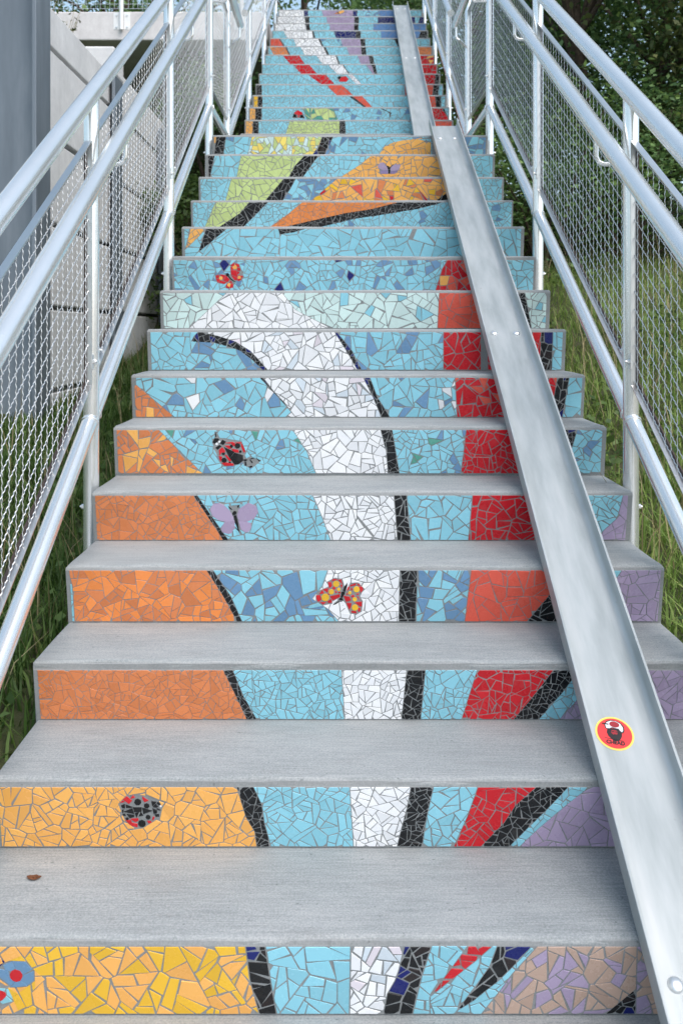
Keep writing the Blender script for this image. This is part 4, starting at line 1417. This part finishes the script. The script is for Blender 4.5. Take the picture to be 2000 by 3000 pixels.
T = -.16
st = flat_poly('sticker', circ(44), SY, ch_low, .0004, tilt=T)
st['label'] = 'round red and yellow sticker with a bearded head'
flat_poly('sticker_print', circ(39.5), SR, st, .0007, tilt=T)
flat_poly('sticker_print', [(-16, 9), (-18, 0), (-15, -9), (-9, -15), (-4, -20), (7, -20), (13, -13), (16, -5), (17, 6), (13, 12), (-10, 12)], SK, st, .0010, tilt=T)
flat_poly('sticker_print', [(-7, 6), (-8, 1), (-4, -4), (2, -5), (6, -2), (7, 5), (4, 8), (-5, 8)], SD, st, .0013, tilt=T)
for q in ([(-7, 4), (-1, 5), (-1, 3), (-6, 2)], [(2, 5), (7, 4), (6, 2), (2, 3)], [(-3, -3), (4, -3), (3, -5), (-2, -5)]):
    flat_poly('sticker_print', q, SK, st, .0016, tilt=T)
flat_poly('sticker_print', [(-20, 10), (-22, 20), (-18, 29), (-8, 34), (6, 34), (17, 29), (23, 19), (23, 9), (19, 2), (13, 5), (11, 11), (-6, 13), (-12, 8)], SK, st, .0013, tilt=T)
flat_poly('sticker_print', [(-18, 11), (-20, 20), (-16, 27), (-7, 32), (6, 32), (15, 27), (20, 18), (20, 9), (17, 5), (13, 8), (10, 13), (-5, 15), (-11, 11)], SW, st, .0016, tilt=T)
flat_poly('sticker_print', circ(11.5, 24, 1, 23, 8), SD, st, .0019, tilt=T)
flat_poly('sticker_print', [(-27, 21), (-13, 20), (-12, 23), (-26, 24)], SK, st, .0019, tilt=T)
flat_poly('sticker_print', [(-24, -14), (20, -17), (20, -18.5), (-24, -15.5)], SK, st, .0010, tilt=T)
fc = bpy.data.curves.new('sticker_lettering', 'FONT')
fc.body = 'CHEAD'
fc.size = .0125
fc.extrude = 0.0
fc.align_x = 'CENTER'
fc.offset = .0006
fc.materials.append(SK)
p, a_, t_, n_ = slope_frame(2.144, .565, False, .0013)
ft = bpy.data.objects.new('sticker_lettering', fc)
ca, sa = math.cos(T), math.sin(T)
ax, ay = a_ * ca + t_ * sa, t_ * ca - a_ * sa
base = p + ay * -.0285 - parent_world(st)
ft.matrix_local = Matrix(((ax.x, ay.x, n_.x, base.x), (ax.y, ay.y, n_.y, base.y), (ax.z, ay.z, n_.z, base.z), (0, 0, 0, 1)))
COL.objects.link(ft)
lm = bpy.data.meshes.new_from_object(ft.evaluated_get(bpy.context.evaluated_depsgraph_get()))
mw = ft.matrix_local.copy()
bpy.data.objects.remove(ft)
lm.transform(mw)
link(bpy.data.objects.new('sticker_lettering', lm), st)

# ------------------------------------------------------------------ railings
PX, HX = .885, .772
R_POST, R_TOP, R_RAIL, R_HAND = .0255, .029, .0255, .0265
H_TOP, H_BOT, H_HAND, F_LO, F_HI = 1.20, .135, 1.085, .265, 1.06
PITCH, CRIMP, AMP = .0495, .0203, .0011


def wire_panel(length, slope, name):
    """crimped wire mesh and its angle frame, in the plane x = 0, from y = 0 to length; shared by alike panels"""
    H = F_HI - F_LO
    V, Fc = [], []

    def wire(p0, p1, phase, amp, WR):
        p0, p1 = Vector(p0), Vector(p1)
        L = (p1 - p0).length
        d = (p1 - p0) / L
        w = d.cross(Vector((1, 0, 0))).normalized()
        n = max(2, int(L / CRIMP * 4))
        b = len(V)
        for i in range(n + 1):
            s = L * i / n
            x = amp * math.sin(2 * math.pi * (i % 4) / 4 + phase)
            c = p0 + d * s + Vector((x, 0, 0))
            for j in range(3):
                an = 2 * math.pi * j / 3
                V.append(tuple(c + Vector((1, 0, 0)) * (WR * math.cos(an)) + w * (WR * math.sin(an))))
        for i in range(n):
            for j in range(3):
                a, q = b + i * 3 + j, b + i * 3 + (j + 1) % 3
                Fc.append((a, q, q + 3, a + 3))

    i = 0
    y = .012
    while y < length - .005:
        wire((0, y, slope * y + .004), (0, y, slope * y + H - .004), i * math.pi, AMP, .00115)
        y += PITCH; i += 1
    j = 0
    z = .02
    dz = PITCH * math.hypot(1, slope)
    while z < H - .01:
        wire((0, .003, z + slope * .003), (0, length - .003, z + slope * (length - .003)), j * math.pi, -AMP, .0015)
        z += dz; j += 1
    mesh = bpy.data.meshes.new(name)
    mesh.from_pydata(V, [], Fc)
    mesh.materials.append(WIRE)
    # frame: two legs of an angle on each of the four sides
    f, f2 = MB(), MB()
    w, t = .022, .004
    for z0, sg in ((0, 1), (H, -1)):
        za, zb = (z0, z0 + t * sg) if sg > 0 else (z0 + t * sg, z0)
        f.sheared(-w * .5, w * .5, 0, length, za, zb, za + slope * length, zb + slope * length)
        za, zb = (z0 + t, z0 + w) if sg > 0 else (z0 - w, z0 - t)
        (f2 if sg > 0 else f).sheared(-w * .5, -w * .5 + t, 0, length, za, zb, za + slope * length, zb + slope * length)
    for y0, y1 in ((0, t), (length - t, length)):
        f.sheared(-w * .5 - .001, w * .5 + .001, y0, y1, slope * y0 - .001, slope * y0 + H + .001, slope * y1 - .001, slope * y1 + H + .001)
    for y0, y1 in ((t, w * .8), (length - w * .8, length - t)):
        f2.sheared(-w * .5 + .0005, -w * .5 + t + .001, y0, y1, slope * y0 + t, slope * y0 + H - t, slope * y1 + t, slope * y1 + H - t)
    fm = bpy.data.meshes.new(name + '_frame')
    fm.from_pydata(f.v, [], f.f)
    fm.materials.append(FRAME)
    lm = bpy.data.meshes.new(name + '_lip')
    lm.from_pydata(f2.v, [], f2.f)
    lm.materials.append(SHADE_RUST)
    return mesh, fm, lm


PANEL_LEN = 1.4 - 2 * .034
MESH_LOW = wire_panel(PANEL_LEN, .17 / RUN, 'wire_mesh_slope')
MESH_UP = wire_panel(PANEL_LEN, .172 / RUN, 'wire_mesh_upper')
MESH_LAND = wire_panel(6.78 - 5.83 - 2 * .034, 0.0, 'wire_mesh_level')


def put(name, data, parent, loc, sx=1):
    o = bpy.data.objects.new(name, data)
    o.location = loc
    o.scale = (sx, 1, 1)
    return link(o, parent)


def rel(root, pts):
    return [tuple(Vector(p) - root.location) for p in pts]


HEX = MB(); HEX.tube([(-.004, 0, 0), (.006, 0, 0)], .0085, 6); HEX.tube([(.006, 0, 0), (.011, 0, 0)], .0045, 8)
_hex = bpy.data.meshes.new('bolt'); _hex.from_pydata(HEX.v, [], HEX.f); _hex.materials.append(BOLT)
TAB = MB(); TAB.box(-.003, .003, -.014, .014, -.024, .024); TAB.tube([(.003, 0, 0), (.010, 0, 0)], .008, 6); TAB.tube([(.010, 0, 0), (.016, 0, 0)], .0045, 8)
_tab = bpy.data.meshes.new('panel_clip'); _tab.from_pydata(TAB.v, [], TAB.f); _tab.materials.append(BOLT)


def railing(sg, kind, label):
    upper = kind == 'upper'
    posts = dict(lower=[1.63, 3.03, 4.43, 5.83], landing=[6.78], upper=[8.18, 9.58, 10.98])[kind]
    sh = (lambda y: up_shift(y) - up_shift(6.78)) if upper else (lambda y: 0.0)
    if kind == 'landing':
        zl = nosing(5.83)
        line = lambda y: zl
    else:
        line = lambda y: nosing(y, upper)
    root = empty('railing', (sg * PX, posts[0], line(posts[0])), label=label, cat='railing')
    X = lambda y: sg * PX + sh(y)
    for y in posts:
        pipe('post', rel(root, [(X(y), y, line(y) - .34), (X(y), y, line(y) + H_TOP - .01)]), R_POST, GALV, root)
        b = put('bolt', _hex, root, rel(root, [(X(y) + sg * R_POST, y, line(y) - .155)])[0], sg)
        m = MB(); m.box(-.006, .006, -.02, .02, -.02, .02)
        m.build('mounting_plate', FRAME, root, rel(root, [(X(y) - sg * (R_POST + .004), y, line(y) - .155)])[0])
    ends = dict(lower=(.86, 5.83), landing=(5.83, 6.78), upper=(6.78, 11.05))[kind]
    pipe('top_rail', rel(root, [(X(y), y, line(y) + H_TOP) for y in (ends[0], ends[1])]), R_TOP, GALV, root, 24)
    allp = dict(lower=posts, landing=[5.83, 6.78], upper=[6.78] + posts)[kind]
    for y0, y1 in zip(allp, allp[1:]):
        pipe('bottom_rail', rel(root, [(X(y0), y0 + .004, line(y0 + .004) + H_BOT), (X(y1), y1 - .004, line(y1 - .004) + H_BOT)]), R_RAIL, GALV, root)
        for yy in (y0 + .0245, y1 - .0245):
            dv = Vector((0, 1, (line(y1) - line(y0)) / (y1 - y0))).normalized()
            e1, e2 = Vector((1, 0, 0)), Vector((1, 0, 0)).cross(dv)
            cpt = Vector((X(yy), yy, line(yy) + H_BOT))
            m = MB()
            m.tube(rel(root, [cpt + e1 * (math.cos(t) * (R_RAIL + .001)) + e2 * (math.sin(t) * (R_RAIL + .001)) + dv * (random.uniform(-.0015, .0015) - .012 * math.cos(t) ** 2 * (1 if yy < (y0 + y1) / 2 else -1) * .5) for t in [2 * math.pi * i / 18 for i in range(19)]]), .0035, 6, False)
            m.build('weld_bead', GALV, root, smooth=True)
        md, fd, ld = dict(lower=MESH_LOW, landing=MESH_LAND, upper=MESH_UP)[kind]
        ys = y0 + .034
        base = rel(root, [(X(ys), ys, line(ys) + F_LO)])[0]
        fr = put('panel_frame', fd, root, base, -sg)
        put('wire_mesh', md, fr, (0, 0, 0))
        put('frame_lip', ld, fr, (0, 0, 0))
        if upper: fr.rotation_euler = (0, 0, -.0184)
        for yy, q in ((y0 + .030, 1), (y1 - .030, -1)):
            for hh in (F_LO + .075, F_HI - .09):
                put('panel_clip', _tab, root, rel(root, [(X(yy) - sg * .012, yy, line(yy) + hh)])[0], -sg)
    if kind == 'lower':
        yb = 5.55
        path = [(sg * HX, .98, nosing(.98) + H_HAND), (sg * HX, yb - .05, nosing(yb - .05) + H_HAND), (sg * HX, yb + .01, nosing(yb - .012) + H_HAND), (sg * HX, yb + .07, nosing(yb) + H_HAND + .004), (sg * HX, 6.64, nosing(yb) + H_HAND + .004)]
        hr = pipe('handrail', rel(root, path), R_HAND, GALV, root, 24)
        zh = lambda y: nosing(min(y, yb)) + H_HAND
        spots = posts
    elif kind == 'upper':
        path = [(sg * HX + sh(y), y, line(y) + H_HAND - .06) for y in (6.93, 11.2)]
        hr = pipe('handrail', rel(root, path), R_HAND, GALV, root, 24)
        zh = lambda y: line(y) + H_HAND - .06
        spots = posts
    else:
        hr = None
        spots = []
    if kind == 'landing':
        spots, zh, hr = [6.60], (lambda y: nosing(5.55) + H_HAND), root
    for y in spots:
        z, x = zh(y), sg * HX + sh(y)
        yp = y if kind != 'landing' else 6.78
        pts = [(X(yp) - sg * .012, yp, z - .115), (x + sg * .022, y, z - .115), (x + sg * .007, y, z - .108), (x, y, z - .09), (x, y, z - .02)]
        pipe('bracket', rel(root, pts), .0075, GALV, hr, 10)
    return root


railing(-1, 'lower', 'galvanised pipe railing with wire mesh on the retaining wall side of lower steps')
railing(1, 'lower', 'galvanised pipe railing with wire mesh on the meadow side of lower steps')
railing(-1, 'landing', 'short level mesh railing of the landing on the retaining wall side')
railing(1, 'landing', 'short level mesh railing of the landing on the tree side')
railing(-1, 'upper', 'far mesh railing climbing the upper steps on the retaining wall side')
railing(1, 'upper', 'far mesh railing climbing the upper steps on the tree side')

# ------------------------------------------------------------------ retaining wall of concrete lagging between steel piles
wall = empty('retaining_wall', (-2.1, 6.0, .5), label='pale concrete plank retaining wall between grey steel piles', cat='wall')
PY = [5.9, 8.0, 10.1, 12.2]
JOINT = [.16, .76, 1.34, 1.925, 2.53, 3.14]
for i, y0 in enumerate(PY):
    top = 3.44 if i == 0 else 3.56
    m = MB()
    m.box(-2.03, -2.0, y0, y0 + .30, -.4, 3.40 if i else 4.4)
    m.box(-2.53, -2.50, y0, y0 + .30, -.4, 3.40 if i else 4.4)
    m.box(-2.50, -2.03, y0 + .135, y0 + .165, -.4, 3.40 if i else 4.4)
    o = m.build('steel_pile', PILE, wall, tuple(-wall.location))
    bv = o.modifiers.new('edge', 'BEVEL'); bv.width = .006; bv.segments = 2
    if i + 1 < len(PY):
        zs = [-.45] + JOINT + [top]
        for a, b in zip(zs, zs[1:]):
            m = MB(); m.box(-.06, .06, 0, 2.06, 0, b - a - .036)
            dx = random.uniform(-.004, .004)
            o = m.build('wall_plank', WALLC, wall, tuple(Vector((-2.12 + dx, y0 + .16 + .012, a + .018)) - wall.location))
            bv = o.modifiers.new('edge', 'BEVEL'); bv.width = .008; bv.segments = 2
    if i == 1:
        m = MB(); m.box(-.17, .15, -.03, .33, 0, .24)
        o = m.build('pile_cap', WALLC, wall, tuple(Vector((-2.15, y0, 3.401)) - wall.location))
        bv = o.modifiers.new('edge', 'BEVEL'); bv.width = .02; bv.segments = 2

for zz in (-.45, .16, .76, 1.34, 1.925, 2.53, 3.14):
    m = MB(); m.box(-3.0, 0, -.05, .05, 0, .56 if zz < 3 else .28)
    o = m.build('wing_plank', WALLC, wall, tuple(Vector((-2.535, 6.05, zz + .018)) - wall.location))
    bv = o.modifiers.new('edge', 'BEVEL'); bv.width = .008; bv.segments = 2
m = MB(); m.box(-2.212, -2.19, 6.09, 12.3, -.45, 3.32)
m.build('backing_slab', WALLC, wall, tuple(-wall.location))

# ------------------------------------------------------------------ raised walkway at the head of the stairs
walk = empty('walkway', (-3.2, 11.0, 4.6), label='raised concrete walkway slab above the retaining wall', cat='walkway')
m = MB(); m.box(-7.0, -.90, 10.92, 13.6, 4.615, 4.955)
o = m.build('deck_slab', BEAMC, walk, tuple(-walk.location))
bv = o.modifiers.new('edge', 'BEVEL'); bv.width = .015; bv.segments = 2
m = MB(); m.box(-7.0, -1.0, 13.2, 13.5, 2.8, 4.614)
m.build('abutment', WALLC, walk, tuple(-walk.location))
m = MB(); m.box(-.895, 1.15, 13.03, 15.5, 4.6, 4.952)
m.build('head_slab', BEAMC, walk, tuple(-walk.location))


def grid_fence(name, label, x0, x1, y, z0, z1, posts, plates):
    root = empty(name, ((x0 + x1) / 2, y, z0), label=label, cat='fence')
    o = root.location
    m = MB()
    n = int((x1 - x0) / .055)
    for i in range(n + 1):
        x = x0 + (x1 - x0) * i / n
        m.box(x - .0018 - o.x, x + .0018 - o.x, -.0018, .0018, .03, z1 - z0)
    k = int((z1 - z0) / .055)
    for i in range(k + 1):
        z = .03 + (z1 - z0 - .03) * i / k
        m.box(x0 - o.x, x1 - o.x, .0022, .0055, z - .0018, z + .0018)
    m.build('wire_grid', WIRE, root)
    for x in posts:
        drop = .24 if plates else 0
        pipe('post', [(x - o.x, -.06, -drop), (x - o.x, -.06, z1 - z0 + .05)], .024, WHITEP, root, 14)
        if plates:
            for s in (-1, 1):
                m = MB(); m.box(-.036, .036, -.004, .004, -.1, .1)
                pl = m.build('fixing_plate', WHITEP, root, (x + s * .062 - o.x, -.030, -.13))
                for zz in (-.07, .07):
                    b = MB(); b.tube([(0, -.004, zz), (0, -.016, zz)], .011, 6)
                    b.build('bolt', BOLT, pl)
    pipe('top_rail', [(x0 - o.x, -.06, z1 - z0 + .06), (x1 - o.x, -.06, z1 - z0 + .06)], .024, WHITEP, root, 14)
    return root


grid_fence('guard_fence', 'white wire grid guard fence along the walkway edge', -6.6, -1.05, 10.95, 4.97, 6.0, [-4.7, -2.62, -1.2], True)
grid_fence('guard_fence', 'distant white wire grid fence across the head of the stairs', -.95, 1.2, 14.6, 4.96, 6.0, [-.95, -.82, -.69, .82, .96, 1.1], False)

# ------------------------------------------------------------------ foliage
def leaf_mesh(name, P, size, mat, parent, droop=.2, seed=0, width=.55):
    rng = np.random.default_rng(seed)
    n = len(P)
    a = rng.uniform(0, 2 * np.pi, n)
    t = rng.normal(-droop, .45, n)
    d = np.stack([np.cos(a) * np.cos(t), np.sin(a) * np.cos(t), np.sin(t)], 1)
    u = rng.normal(size=(n, 3)) * .55 + np.array([0, 0, 1.0])
    s = np.cross(d, u); s /= np.linalg.norm(s, axis=1)[:, None] + 1e-9
    nn = np.cross(s, d)
    L = (size * rng.uniform(.6, 1.35, n))[:, None]
    W = L * width * .5
    V = np.stack([P, P + d * L * .45 + s * W + nn * W * .25, P + d * L, P + d * L * .45 - s * W + nn * W * .25], 1).reshape(-1, 3)
    me = bpy.data.meshes.new(name)
    me.vertices.add(4 * n); me.vertices.foreach_set('co', V.ravel())
    me.loops.add(4 * n); me.loops.foreach_set('vertex_index', np.arange(4 * n, dtype=np.int32))
    me.polygons.add(n)
    me.polygons.foreach_set('loop_start', np.arange(0, 4 * n, 4, dtype=np.int32))
    me.materials.append(mat)
    me.update(calc_edges=True)
    return link(bpy.data.objects.new(name, me), parent)


def tz(x, y):
    return float(terrain(x, y))


def tree(x, y, h, rad, low, label, mat, n, seed, leaf=.085, clumps=46, name='tree', group=None, zbase=None):
    rng = np.random.default_rng(seed); rnd = random.Random(seed)
    z0 = (tz(x, y) if zbase is None else zbase) - .1
    root = empty(name, (x, y, z0), label=label, cat='tree')
    if group: root['group'] = group
    m = MB()
    lean = (rnd.uniform(-.5, .5), rnd.uniform(-.4, .4))
    tr = .035 * h ** .9 * .55
    top = h * .82
    pts, rr = [], []
    for i in range(9):
        f = i / 8
        pts.append((lean[0] * f + .12 * math.sin(f * 5 + seed), lean[1] * f + .1 * math.cos(f * 4 + seed), f * top))
        rr.append(tr * (1 - f) ** .8 + .012)
    m.tube(pts, rr, 9)
    C = []
    cz, hz = (low + h) / 2, (h - low) / 2
    while len(C) < clumps:
        q = rng.uniform(-1, 1, 3)
        l = np.linalg.norm(q)
        if l > 1 or l < .35 and rnd.random() < .6: continue
        C.append((q[0] * rad, q[1] * rad, cz + q[2] * hz))
    for c in C[::2]:
        f = min(.95, max(.12, (c[2] - .9) / top * .75))
        i = int(f * 8)
        a = Vector(pts[i]); b = Vector(c)
        mid = a.lerp(b, .5) + Vector((0, 0, .12 * h * .3))
        r0 = rr[i] * .55
        m.tube([a, mid, b], [r0, r0 * .6, .008], 6)
    auto_smooth(m.build('trunk', BARK, root))
    P = []
    per = n // clumps
    for c in C:
        cr = rad * rnd.uniform(.2, .42)
        q = rng.normal(size=(per, 3)) * cr * np.array([.52, .52, .36])
        P.append(q + np.array(c) + np.array([0, 0, -1]) * (np.abs(q[:, :1]) + np.abs(q[:, 1:2])) * .25)
    leaf_mesh('crown', np.concatenate(P), leaf, mat, root, .35, seed)
    return root


def shrub(x, y, h, rad, label, mat, n, seed, leaf=.06, name='shrub'):
    rng = np.random.default_rng(seed); rnd = random.Random(seed)
    z0 = tz(x, y) - .05
    root = empty(name, (x, y, z0), label=label, cat='shrub')
    m = MB()
    C = []
    for i in range(16):
        a = rnd.uniform(0, 6.28); r = rad * math.sqrt(rnd.random())
        c = (r * math.cos(a), r * math.sin(a), h * rnd.uniform(.2, 1) * (1 - .35 * (r / rad) ** 2))
        C.append(c)
        m.tube([(c[0] * .1, c[1] * .1, 0), (c[0] * .5, c[1] * .5, c[2] * .6), c], [.018, .012, .004], 5)
    m.build('stems', BARK, root)
    P = [rng.normal(size=(n // 16, 3)) * rad * np.array([.24, .24, .2]) + np.array(c) for c in C]
    P = np.concatenate(P); P = P[P[:, 2] > 0]
    leaf_mesh('foliage', P, leaf, mat, root, .15, seed)
    return root


G1 = 'trees on the slope beside the stairs'
tree(3.6, 13.0, 7.0, 2.3, .5, 'broad dark leafy tree just behind the meadow rail', LEAF_DARK, 24000, 21, .10, group=G1)
tree(5.6, 11.2, 6.6, 2.3, .5, 'olive green tree at the edge of the picture beyond the rail', LEAF_OLIVE, 22000, 22, .10, group=G1)
tree(5.3, 15.5, 8.5, 2.8, .6, 'tall dark tree standing farther up the slope', LEAF_DARK, 20000, 23, .12, group=G1)
tree(8.2, 14.0, 8.0, 2.8, .8, 'leafy tree outermost on the slope', LEAF_MID, 11000, 24, .12, group=G1)
tree(2.5, 17.0, 8.0, 2.6, .3, 'dark tree half hidden behind the upper railing', LEAF_DARK, 13000, 25, .12, group=G1)
tree(7.4, 18.5, 9.5, 3.2, .6, 'high dark tree closing the slope behind the others', LEAF_DARK, 12000, 29, .14, group=G1)
tree(4.4, 20.0, 9.5, 3.2, .4, 'dense tree filling the gap behind the tall dark one', LEAF_DARK, 15000, 33, .15, group=G1)
tree(10.5, 18.0, 9.0, 3.2, .5, 'far tree past the outermost one', LEAF_MID, 9000, 34, .15, group=G1)
G2 = 'trees beyond the walkway'
tree(-.9, 21.0, 6.5, 2.4, 1.6, 'thin tree with bare lower trunk beyond the stair head', LEAF_MID, 1800, 26, .13, 24, group=G2)
tree(.9, 24.0, 8, 3.0, 2.2, 'loose tree against the sky over the stair head', LEAF_MID, 2200, 27, .15, 24, group=G2)
tree(-4.2, 19.5, 7.0, 2.8, .8, 'tree behind the wire grid of the walkway', LEAF_DARK, 9000, 28, .13, 40, group=G2)
tree(-7.5, 22.0, 8.0, 3.2, .8, 'tree behind the far end of the walkway', LEAF_MID, 8000, 30, .14, 40, group=G2)
tree(3.6, 23.0, 8.0, 3.0, 1.0, 'deep green tree behind the fence at the stair head', LEAF_DARK, 9000, 31, .14, 40, group=G2)

SH = [(1.75, 10.4, 2.2, .9, 'dark glossy bush beside the landing post'), (2.2, 10.0, 2.1, 1.1, 'large dense bush under the upper steps'), (3.3, 10.6, 1.9, 1.1, 'bush at the top edge of the meadow'),
      (1.4, 11.6, 2.8, 1.0, 'tall bush behind the upper railing posts'), (4.6, 9.8, 1.6, 1.0, 'low bush in front of the olive tree'), (1.3, 9.3, 1.7, .6, 'small leafy bush below the landing'),
      (-1.45, 9.6, 1.9, .6, 'bush in the gap between wall and upper steps'), (-.2, 10.3, 1.9, .9, 'shaded bush underneath the upper flight'), (-1.5, 11.2, 2.6, .6, 'tall weedy bush under the walkway'), (3.0, 12.0, 2.4, 1.2, 'bush at the foot of the broad dark tree')]
for i, (x, y, h, r, lab) in enumerate(SH):
    shrub(x, y, h, r, lab, LEAF_DARK if i % 3 else LEAF_MID, int(2600 + 2600 * r), 60 + i, .065)

# weeds growing over the wall top
for i, (x, y) in enumerate([(-2.3, 7.0), (-2.35, 7.55), (-2.32, 8.6), (-2.4, 9.3), (-2.35, 6.4)]):
    rnd = random.Random(90 + i)
    root = empty('weed', (x, y, 3.3), label=['seedy weed on the wall top', 'dry weed on the wall top near the pile cap', 'weed on the wall top past the pile cap', 'weed on the wall top below the walkway', 'weed on the wall top by the big pile'][i], cat='weed')
    m = MB()
    P = []
    for k in range(9):
        a, L = rnd.uniform(0, 6.28), rnd.uniform(.2, .5)
        e = (math.cos(a) * L * .45, math.sin(a) * L * .45, L + .1)
        m.tube([(0, 0, 0), (e[0] * .4, e[1] * .4, L * .6), e], [.003, .0025, .0015], 4)
        for q in range(10):
            f = rnd.uniform(.2, 1)
            P.append((e[0] * f + rnd.gauss(0, .02), e[1] * f + rnd.gauss(0, .02), e[2] * f + rnd.gauss(0, .02)))
    m.build('stalks', DRY, root)
    leaf_mesh('leaves', np.array(P), .045, LEAF_OLIVE if i % 2 else LEAF_MID, root, 0, 90 + i, .4)


# ------------------------------------------------------------------ grass
def grass(name, label, mat, n, xr, yr, lo, hi, seed, keep=None, lean=.5, wid=.006):
    rng = np.random.default_rng(seed)
    x = rng.uniform(*xr, n); y = rng.uniform(*yr, n) if np.isscalar(yr[0]) else yr
    if keep is not None:
        k = keep(x, y, rng); x, y = x[k], y[k]
    n = len(x)
    z = terrain(x, y) - .01
    clump = .55 + .45 * (np.sin(x * 5.3 + 1.7 * np.sin(y * 3.1)) * np.cos(y * 4.7 + 1.3 * np.sin(x * 2.9)) * .5 + .5)
    L = rng.uniform(lo, hi, n) * clump * 1.3
    a = rng.uniform(0, 2 * np.pi, n)
    b = rng.normal(lean, .3, n) * 1.0
    d = np.stack([np.cos(a), np.sin(a)], 1)
    sd = np.stack([-np.sin(a), np.cos(a)], 1)
    W = (wid * rng.uniform(.6, 1.4, n))[:, None]
    P0 = np.stack([x, y, z], 1)
    def lvl(f, g2):
        hor = (L * np.sin(np.clip(b, .05, 1.35)) * f ** 1.8)[:, None] * d
        ver = L * (f - .35 * f * f * np.clip(b, 0, 1.3))
        c = P0 + np.concatenate([hor, ver[:, None]], 1)
        s3 = np.concatenate([sd * W * g2, np.zeros((n, 1))], 1)
        return c, s3
    c0, s0 = lvl(0.0, .5); c1, s1 = lvl(.5, .5); c2, _ = lvl(1.0, 0)
    V = np.stack([c0 - s0, c0 + s0, c1 + s1, c1 - s1, c2], 1).reshape(-1, 3)
    idx = np.arange(n)[:, None] * 5
    loops = (idx + np.array([[0, 1, 2, 3, 3, 2, 4]])).ravel().astype(np.int32)
    starts = (np.arange(n)[:, None] * 7 + np.array([[0, 4]])).ravel().astype(np.int32)
    me = bpy.data.meshes.new(name)
    me.vertices.add(5 * n); me.vertices.foreach_set('co', V.ravel())
    me.loops.add(7 * n); me.loops.foreach_set('vertex_index', loops)
    me.polygons.add(2 * n); me.polygons.foreach_set('loop_start', starts)
    me.materials.append(mat)
    me.update(calc_edges=True)
    o = link(bpy.data.objects.new(name, me))
    return tag(o, label, 'grass', kind='stuff')


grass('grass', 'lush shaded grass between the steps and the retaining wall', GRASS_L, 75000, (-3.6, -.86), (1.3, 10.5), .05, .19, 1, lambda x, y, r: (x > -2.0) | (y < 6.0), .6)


def meadow(x, y, rng):
    p = np.clip(1.25 - .09 * (y - 2) - .08 * (x - 1), .15, 1)
    bare = (np.sin(x * 2.1 + 2) * np.cos(y * 1.9 + .5)) > .82
    return (rng.uniform(0, 1, len(x)) < p) & ~(bare & (rng.uniform(0, 1, len(x)) < .8))


grass('grass', 'rough meadow grass sloping beside the steps towards the trees', GRASS_R, 110000, (.87, 6.0), (1.3, 13.5), .05, .2, 2, meadow, .75)
grass('grass', 'straggly dry stalks standing in the meadow', DRY, 2600, (.95, 5.0), (2.0, 11), .25, .6, 3, meadow, .5, .004)
grass('grass', 'dry stalks in the grass below the retaining wall', DRY, 500, (-1.95, -.9), (2.5, 9), .2, .5, 4, None, .5, .004)
rng = np.random.default_rng(5)
wx, wy = rng.uniform(.95, 4.5, 9000), rng.uniform(1.8, 10.5, 9000)
kk = (np.sin(wx * 3 + 1) * np.sin(wy * 2.2)) > .1
wx, wy = wx[kk], wy[kk]
o = leaf_mesh('weeds', np.stack([wx, wy, terrain(wx, wy) + rng.uniform(.02, .2, len(wx))], 1), .05, LEAF_MID, None, -.1, 5, .7)
tag(o, 'low broad-leaved weeds among the meadow grass', 'weeds', kind='stuff')
wx, wy = rng.uniform(-1.95, -.9, 1800), rng.uniform(1.8, 9, 1800)
o = leaf_mesh('clover', np.stack([wx, wy, terrain(wx, wy) + rng.uniform(.02, .1, len(wx))], 1), .035, LEAF_MID, None, -.1, 6, .8)
tag(o, 'clover leaves in the shaded grass by the steps', 'clover', kind='stuff')
